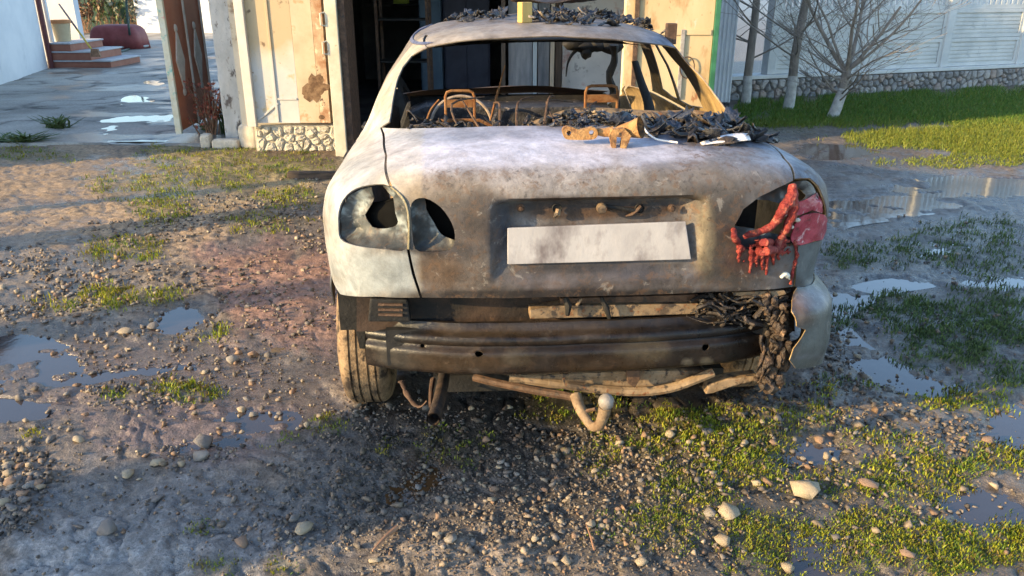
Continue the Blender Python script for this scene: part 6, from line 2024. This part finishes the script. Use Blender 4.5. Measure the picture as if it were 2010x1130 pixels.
# made-up masonry pillars on the left, outside the picture, added to throw the shadow bands
M_PIL = mat('grey_block_pillar', (.34, .33, .31), (.45, .43, .4), 8, .9, bump=.5, bscale=30)
for k, (bx, by, ww, hh_) in enumerate([(-6.2, -.30, .30, 1.75), (-6.8, 1.38, .12, 1.9), (-6.6, 3.28, .16, 1.9), (-6.4, 4.4, .07, 1.7)]):
    e = empty('fence_pillar', (bx, by, 0), .2); tag(e, ['wide grey block pillar nearest the camera on the left', 'narrow grey block pillar, second on the left', 'grey block pillar, third on the left', 'thin grey block pillar nearest the house'][k], 'pillar', 'unfinished fence pillars')
    zz = 0
    while zz < hh_:
        MB().box(-ww, ww, -ww, ww, zz + .003, zz + .197).build('block', M_PIL, e, bevel=.01)
        zz += .2
    MB().box(-ww - .04, ww + .04, -ww - .04, ww + .04, zz, zz + .05).build('cap', M_PIL, e, bevel=.01)

# ================================================================== THINGS LYING ON THE CAR
def surf_pt(px, py):
    q = uv(px, py)
    P = S(q[0], q[1]); e = 3e-3
    n = np.cross(S(q[0] + e, q[1]) - P, S(q[0], q[1] + e) - P); n /= np.linalg.norm(n)
    if n[2] < 0: n = -n
    return P, n
def to_world(P):
    P = np.asarray(P, float)
    return np.array([P[0] * _ca - P[1] * _sa + CAR_X, P[0] * _sa + P[1] * _ca + CAR_Y, P[2]])
M_FLAKE = mat('charred_flake', (1, 1, 1), (1.2, 1.2, 1.2), 30, .34, rough2=.6, attr='col', bump=.8, bscale=90, spec=.6)
def flakes(name, label, pts_px, n, smin, smax, cols, up=.012, seed=5):
    """crumpled, curled sheets of burnt plastic and felt"""
    r_ = np.random.default_rng(seed)
    poly = np.array(pts_px, float)
    V, Fc, C = [], [], []
    cnt = 0
    while cnt < n:
        p = r_.uniform(poly.min(0), poly.max(0))
        if not poly_inside([tuple(q) for q in poly], p[None])[0]: continue
        cnt += 1
        P, nm = surf_pt(p[0], p[1])
        P = to_world(P)
        a = r_.uniform(0, 6.28)
        t1 = np.array([math.cos(a), math.sin(a), 0]); t2 = np.array([-math.sin(a), math.cos(a), 0])
        tilt = r_.normal(size=2) * .8
        s1, s2 = r_.uniform(smin, smax), r_.uniform(smin, smax) * .6
        m = 5
        g = np.linspace(-1, 1, m)
        cu = r_.normal() * .7
        cv = r_.normal() * .7
        h0 = r_.uniform(.1, 1) * up
        b = len(V)
        col = np.array(cols[r_.integers(len(cols))]) * r_.uniform(.6, 1.4)
        for i in range(m):
            for j in range(m):
                u_, v_ = g[i] * (1 - .25 * r_.random()), g[j] * (1 - .25 * r_.random())
                q = P + t1 * u_ * s1 + t2 * v_ * s2
                q = q + np.array([0, 0, h0 + s1 * (tilt[0] * u_ * .5 + cu * u_ * u_ * .5) + s2 * (tilt[1] * v_ * .5 + cv * v_ * v_ * .5) + r_.normal() * .22 * s2])
                q[2] = max(q[2], P[2] + .001)
                V.append(q); C.append(col)
        for i in range(m - 1):
            for j in range(m - 1):
                k = b + i * m + j
                Fc.append((k, k + 1, k + m + 1, k + m))
    me = mesh_np(name, np.array(V), np.array(Fc), False)
    vcol(me, np.array(C))
    o = obj(name, me, M_FLAKE)
    tag(o, label, 'debris', None, 'stuff')
    md = o.modifiers.new('thickness', 'SOLIDIFY'); md.thickness = .0025
    return o
CH = [(.006, .007, .010), (.010, .012, .02), (.018, .023, .04), (.028, .034, .052), (.009, .007, .006), (.03, .02, .013), (.015, .015, .017)]
flakes('charred_debris', 'charred black flakes and melted lining heaped on the boot lid', [(1200, 246), (1280, 240), (1400, 236), (1478, 236), (1528, 272), (1500, 282), (1430, 288), (1380, 282), (1320, 286), (1270, 268), (1230, 258)], 130, .012, .05, CH, .022, 5)
flakes('charred_debris', 'charred crumbs along the lower edge of the rear window', [(1070, 244), (1090, 232), (1240, 224), (1250, 246), (1180, 252), (1080, 252)], 90, .006, .022, CH + [(.2, .15, .1), (.25, .22, .2)], .02, 6)
flakes('charred_debris', 'charred flakes and ash piled on the right half of the car roof', [(1010, 46), (1060, 30), (1150, 26), (1240, 30), (1320, 48), (1330, 58), (1240, 54), (1140, 50), (1050, 50)], 120, .008, .038, CH + [(.22, .17, .12)], .03, 7)
flakes('charred_debris', 'charred flakes piled on the left part of the car roof', [(862, 40), (900, 34), (990, 30), (1000, 40), (930, 42), (880, 44)], 40, .010, .035, CH, .03, 8)
pf = surf_pt(1410, 290)
e = MB()
cw = to_world(surf_pt(1425, 287)[0])
Vs, Fs = [], []
for i in range(9):
    for j in range(4):
        t = i / 8
        Vs.append((-.075 + .15 * t, -.012 + .012 * j + .02 * t, .004 + .016 * math.sin(t * 2.2) * (j / 3) + .010 * t))
for i in range(8):
    for j in range(3): Fs.append((i * 4 + j, (i + 1) * 4 + j, (i + 1) * 4 + j + 1, i * 4 + j + 1))
o = MB().add(Vs, Fs).build('peeled_strip', mat('pale_peeled_strip', (.62, .56, .54), (.75, .7, .68), 20, .5), None, True, 0, cw + [0, 0, .004])
md = o.modifiers.new('thickness', 'SOLIDIFY'); md.thickness = .003
tag(o, 'pale curled strip peeling up among the black flakes on the boot lid', 'strip')
# wood block and bent sheet on the roof
P = to_world(surf_pt(1030, 44)[0])
sc_ = np.linalg.norm(P - np.array([0, 0, CAMH])) / FPX
wb = MB().box(-11 * sc_, 11 * sc_, -.02, .02, 0, 36 * sc_).build('wood_block', mat('pale_pine', (.42, .27, .07), (.52, .36, .12), 12, .7, bump=.2, stretch=(1, 1, .2)), None, False, .003, P + [0, 0, .0], (0, 0, .5))
tag(wb, 'small yellowish wood block standing on the edge of the car roof', 'wood block')
P = to_world(surf_pt(1135, 30)[0])
Vs, Fs = [], []
for i in range(17):
    for j in range(7):
        x_ = -.26 + .52 * i / 16; y_ = .25 * j / 6
        Vs.append((x_, y_, .045 + .03 * (x_ / .2) ** 2 * (1 if x_ > 0 else .3) + .012 * math.sin(x_ * 20 + j) - .05 * max(0, -x_ - .1)))
for i in range(16):
    for j in range(6): Fs.append((i * 7 + j, (i + 1) * 7 + j, (i + 1) * 7 + j + 1, i * 7 + j + 1))
o = MB().add(Vs, Fs).build('bent_sheet', mat('blackened_sheet', (.018, .014, .013), (.05, .035, .028), 10, .55, bump=.5, spots=[(12, .62, .68, (.2, .11, .06))]), None, True, 0, P + [0, .1, .02])
md = o.modifiers.new('thickness', 'SOLIDIFY'); md.thickness = .004
tag(o, 'bent blackened metal sheet lying on the car roof', 'sheet')
P = to_world(surf_pt(1334, 62)[0])
o = MB().box(-.022, .022, -.02, .02, -.01, .075).build('charred_stub', M_RUSTD, None, False, .004, P)
tag(o, 'small charred wooden stub on the right edge of the car roof', 'wood stub')

# rusty latch parts thrown on the boot lid
P0, nm = surf_pt(1185, 284)
base = to_world(P0)
lat = empty('rusty_latch', base); tag(lat, 'orange rusty hinge link with a pipe cup and fork on the boot lid', 'latch')
def lw(px, py, dy=0.0):
    return at(px, py, base[1] + dy) - base
M_LAT = mat('orange_rusty_casting', (.27, .13, .04), (.38, .22, .09), 25, .75, bump=.6, spots=[(18, .52, .62, (.16, .075, .03)), (40, .58, .66, (.05, .035, .025))])
lk = MB()
out_l = [(1104, 262), (1103, 252), (1110, 246), (1122, 247), (1136, 252), (1150, 250), (1162, 247), (1170, 252), (1172, 262), (1166, 270), (1150, 272), (1124, 272), (1110, 270)]
def link_plate(outl, holes, y0, y1):
    o2 = [lw(*p)[[0, 2]] for p in (smooth_loop(outl, 3) if holes else outl)]
    h2 = [[lw(x + r * math.cos(t), y + r * math.sin(t))[[0, 2]] for t in np.linspace(0, 6.283, 13)[:-1]] for (x, y, r) in holes]
    Q, T = triangulate([tuple(p) for p in o2], [[tuple(p) for p in h] for h in h2], .012)
    n = len(Q)
    V = np.vstack([np.stack([Q[:, 0], np.full(n, y0), Q[:, 1]], 1), np.stack([Q[:, 0], np.full(n, y1), Q[:, 1]], 1)])
    ed = np.vstack([T[:, [0, 1]], T[:, [1, 2]], T[:, [2, 0]]])
    key = np.sort(ed, 1)
    _, idx, cnt = np.unique(key[:, 0] * n + key[:, 1], return_index=True, return_counts=True)
    be = ed[idx[cnt == 1]]
    rim = [(a, b, b + n, a + n) for a, b in be]
    return MB().add(V, [tuple(t) for t in T] + [tuple(t[::-1] + n) for t in T] + rim)
link_plate(out_l, [(1116, 259, 5), (1160, 258, 5)], -.02, .0).build('link_plate', M_LAT, lat)
MB().add(np.array(ico(1)[0]) * .007 + lw(1116, 259, 0) + [0, -.005, 0], ico(1)[1]).build('rivet', M_RUSTD, lat, True)
MB().tube([lw(1170, 258), lw(1186, 260), lw(1204, 258)], [.010, .013, .016], 8).build('neck', M_LAT, lat, True)
fk = [(1196, 258), (1204, 246), (1220, 244), (1232, 262), (1230, 276), (1222, 292), (1212, 292), (1216, 270), (1208, 270), (1204, 290), (1196, 290), (1196, 272)]
fk = [(1193, 262), (1200, 250), (1222, 248), (1236, 262), (1230, 278), (1222, 293), (1214, 293), (1218, 266), (1208, 264), (1206, 292), (1199, 290)]
link_plate(fk, [], -.035, -.012).build('fork', M_LAT, lat)
a0, a1 = lw(1216, 258, .02), lw(1258, 250, -.01)
ax = Vector(a1 - a0)
cup = MB().tube([a0, a0 + (a1 - a0) * .5, a1], [.018, .024, .032], 14, cap=False)
cup.tube([a1, a0 + (a1 - a0) * .6], [.028, .022], 14, cap=False)
cp_ = cup.build('cup', M_LAT, lat, True)
MB().tube([a0 + (a1 - a0) * .66, a0 + (a1 - a0) * .68], .022, 12).build('cup_bore', M_SOOT, cp_)
MB().tube([a0, a0 - (a1 - a0) * .3], [.018, .010], 10).build('cup_end', M_LAT, cp_, True)
wr_ = [to_world(surf_pt(*p)[0]) - base + [0, 0, .01 + o] for p, o in [((1262, 268), .02), ((1272, 272), .006), ((1290, 280), .002), ((1318, 284), .0), ((1330, 286), .0)]]
MB().tube(smooth_loop(wr_, 4, False), .003, 5).build('bare_wire', mat('pale_wire', (.6, .58, .55), (.7, .68, .65), 10, .5), lat, True)

# ================================================================== STONES AND STICKS ON THE GROUND
M_ST = [mat('pale_stone_%d' % k, c, tuple(1.3 * q for q in c), 30, .85, bump=.6, bscale=70, spots=[(25, .60, .68, tuple(.6 * q for q in c))]) for k, c in enumerate([(.30, .24, .17), (.24, .215, .19), (.34, .28, .20), (.25, .165, .115), (.17, .155, .145)])]
STM = []
for k in range(10):
    me = mesh_np('stone', *hull(740 + k, 16, .85)); me.materials.append(M_ST[k % 5]); STM.append(me)
def stone(px, py, wpx, label, group=None, k=None, flat=1.0, asp=1.0, name='stone'):
    g = gp(px, py)
    z = float(H(g[0:1], g[1:2])[0])
    g = gp(px, py, z)
    d = math.hypot(math.hypot(g[0], g[1]), CAMH)
    r = wpx / FPX * d / 2
    me = STM[k if k is not None else random.randrange(10)]
    o = inst(name, me, None, (g[0], g[1] + r * .3, z + r * .42 * flat), (random.uniform(-.3, .3), random.uniform(-.3, .3), random.uniform(0, 6.28)), (r * 1.1, r * 1.1 / asp, r * flat))
    tag(o, label, 'stone', group)
    return o
NAMED = [
    (1582, 972, 54, 'largest pale yellow stone in the grass right of the tow bar', 2, .8), (1420, 1070, 42, 'pointed pale stone near the bottom edge, below a pair of stones', 0, .8), (1432, 1014, 38, 'pale stone, right one of a close pair in the grass', 2, .8), (1394, 1011, 24, 'smaller left stone of a close pair in the grass', 1, .9),
    (595, 1045, 36, 'pale yellow stone on grey mud near the bottom edge', 2, .8), (1710, 958, 42, 'flat tan stone right of the largest pale stone', 3, .55), (1941, 872, 28, 'rounded brown stone beside the water at the right edge', 3, .7), (400, 878, 44, 'large grey stone in the purple mud left of the car', 4, .9),
    (392, 900, 32, 'pale stone leaning on the large grey stone', 1, .7), (308, 914, 26, 'pale stone, left one of two at the edge of the shade', 2, .9), (356, 916, 22, 'pale stone, right one of two at the edge of the shade', 0, .9), (250, 936, 24, 'pale rounded stone on the mud, lower left', 2, .9), (153, 868, 22, 'lone pale stone on the purple mud, far left', 2, .9),
    (64, 670, 26, 'dark wet stone standing in the left puddle', 4, .7), (245, 655, 30, 'flat tan stone at the near edge of the left puddle', 0, .5), (458, 712, 26, 'pale stone in the puddle, left one of two left of the tyre', 1, .9), (496, 702, 26, 'dark-sided stone in the puddle, right one of two left of the tyre', 3, .9), (298, 646, 26, 'grey stone by the small blue puddle', 4, .7),
    (474, 808, 18, 'pale pebble left of a pair in front of the tyre', 2, .9), (497, 818, 18, 'pale pebble right of a pair in front of the tyre', 1, .9), (474, 1070, 28, 'triangular stone on the grey mud near the bottom edge', 3, .9), (210, 1045, 40, 'grey clod on the pale mud, lower left', 4, .8), (305, 985, 34, 'flat grey slab of mud, lower left', 4, .4),
    (1785, 1095, 30, 'tan stone in the grass near the lower right corner', 3, .7), (1548, 1122, 34, 'tan stone cut by the bottom edge of the picture', 0, .8), (1265, 858, 18, 'reddish stone right of the tow ball', 3, 1.0), (1316, 858, 20, 'pale square stone, second right of the tow ball', 2, 1.0), (1362, 862, 18, 'reddish stone, third right of the tow ball', 3, .9), (1374, 842, 16, 'pale stone in the yellow grass right of the tow ball', 2, .9),
    (968, 965, 22, 'tan stone in the gravel below the tow ball', 3, .9), (964, 986, 20, 'orange-tan stone just below another tan stone in the gravel', 0, .9), (1070, 966, 18, 'pinkish stone in the gravel, right of two tan stones', 3, .9), (884, 1062, 26, 'pale stone at the lower edge, right one of a pair', 1, .9), (860, 1056, 22, 'pale stone at the lower edge, left one of a pair', 2, .9),
    (735, 1105, 26, 'pale flat stone among dry grass at the bottom edge', 2, .6), (1112, 1106, 30, 'pale stone at the bottom edge, right of a grey one', 0, .7), (1084, 1104, 26, 'grey stone at the bottom edge', 4, .7), (1260, 1108, 24, 'pale stone at the bottom edge, far right of the gravel', 2, .8), (1160, 1035, 22, 'tan stone in the gravel, left of a pair near the bottom', 0, .9), (1190, 1028, 20, 'tan stone in the gravel, right of a pair near the bottom', 3, .9),
    (1520, 872, 20, 'tan stone at the left edge of the small right puddle', 3, .7), (1610, 868, 20, 'brown stone at the far edge of the small right puddle', 3, .8), (1720, 795, 26, 'flat tan stone in the gravel right of the bumper', 0, .5), (925, 806, 18, 'bright tan stone under the rear of the car', 0, .9), (1000, 802, 14, 'bright pebble under the rear of the car', 2, .9), (822, 958, 16, 'pale pebble lying in the rusty puddle', 1, .6),
]
for (x_, y_, w_, lab, k_, fl_) in NAMED:
    stone(x_, y_, w_, lab, None, (k_ + 5 * random.randint(0, 1)) % 10, fl_)
rs = random.Random(12)
REG = [((0, 540, 330, 640), 34, 'pale chip in the gravel on the left foreground edge of the lit soil', 'pale chips left of the yard', 10, 18),
       ((0, 900, 80, 1010), 26, 'pale rubble piece in the small heap at the left edge', 'rubble heap at the left edge', 16, 28),
       ((820, 860, 1260, 1120), 60, 'small tan stone in the gravel behind the car', 'tan stones behind the car', 12, 22),
       ((1270, 800, 1800, 960), 46, 'small tan stone in the grassy gravel right of the tow bar', 'tan stones right of the tow bar', 11, 20),
       ((260, 380, 640, 460), 40, 'small grey stone in the gravel band left of the car', 'grey stones left of the car', 8, 14),
       ((100, 680, 640, 860), 26, 'small brown stone on the wet mud left of the car', 'brown stones on the mud', 10, 18)]
for (x0, y0, x1, y1), n_, lab, grp, a_, b_ in REG:
    c_ = 0
    while c_ < n_:
        x_, y_ = rs.uniform(x0, x1), rs.uniform(y0, y1)
        g = gp(x_, y_)
        if float(H(g[0:1], g[1:2])[0]) < -.012: continue
        stone(x_, y_, rs.uniform(a_, b_) * .85, lab, grp, None, rs.uniform(.6, 1.0), rs.uniform(.8, 1.3))
        c_ += 1
# sticks and the charred plank
def stick(p0, p1, r, label, m, name='stick'):
    a, b = gp(*p0), gp(*p1)
    za = float(H(a[0:1], a[1:2])[0]) + r; zb = float(H(b[0:1], b[1:2])[0]) + r
    a[2], b[2] = max(za, .02), max(zb, .02)
    mid = (a + b) / 2 + [0, 0, .006]
    o = MB().tube(smooth_loop([np.zeros(3), mid - a, b - a], 4, False), [r, r * 1.1, r, r * .9, r * .8, r * .8, r * .7, r * .6, r * .4], 6).build(name, m, None, True, 0, a)
    tag(o, label, 'stick')
stick((780, 1045), (732, 1092), .007, 'short brown stick lying on gravel near the bottom edge', M_STEM)
stick((1166, 1090), (1150, 1040), .003, 'thin dry twig on the gravel near the bottom', M_STEM)
a, b = gp(566, 352), gp(700, 352)
o = MB().box(0, b[0] - a[0], -.03, .04, -.02, .055).build('charred_plank', mat('charred_wood', (.025, .022, .02), (.09, .065, .05), 14, .9, bump=.7, stretch=(.4, 3, 3)), None, False, .008, (a[0], a[1], .015), (0, .0, -.02))
tag(o, 'charred dark plank lying on the ground left of the car', 'plank')
b = gp(110, 250, .034); leafy('grass_tuft', (b[0], b[1], .03), 'green weed tuft growing from a crack in the paved yard', 'plant', 60, .04, .14, .28, M_STEM, M_GLEAF, 0, .02, True)
b = gp(40, 277, .034); leafy('grass_tuft', (b[0], b[1], .03), 'green weed tuft at the edge of the paved yard, far left', 'plant', 70, .03, .10, .42, M_STEM, M_GLEAF, 0, .02, True)
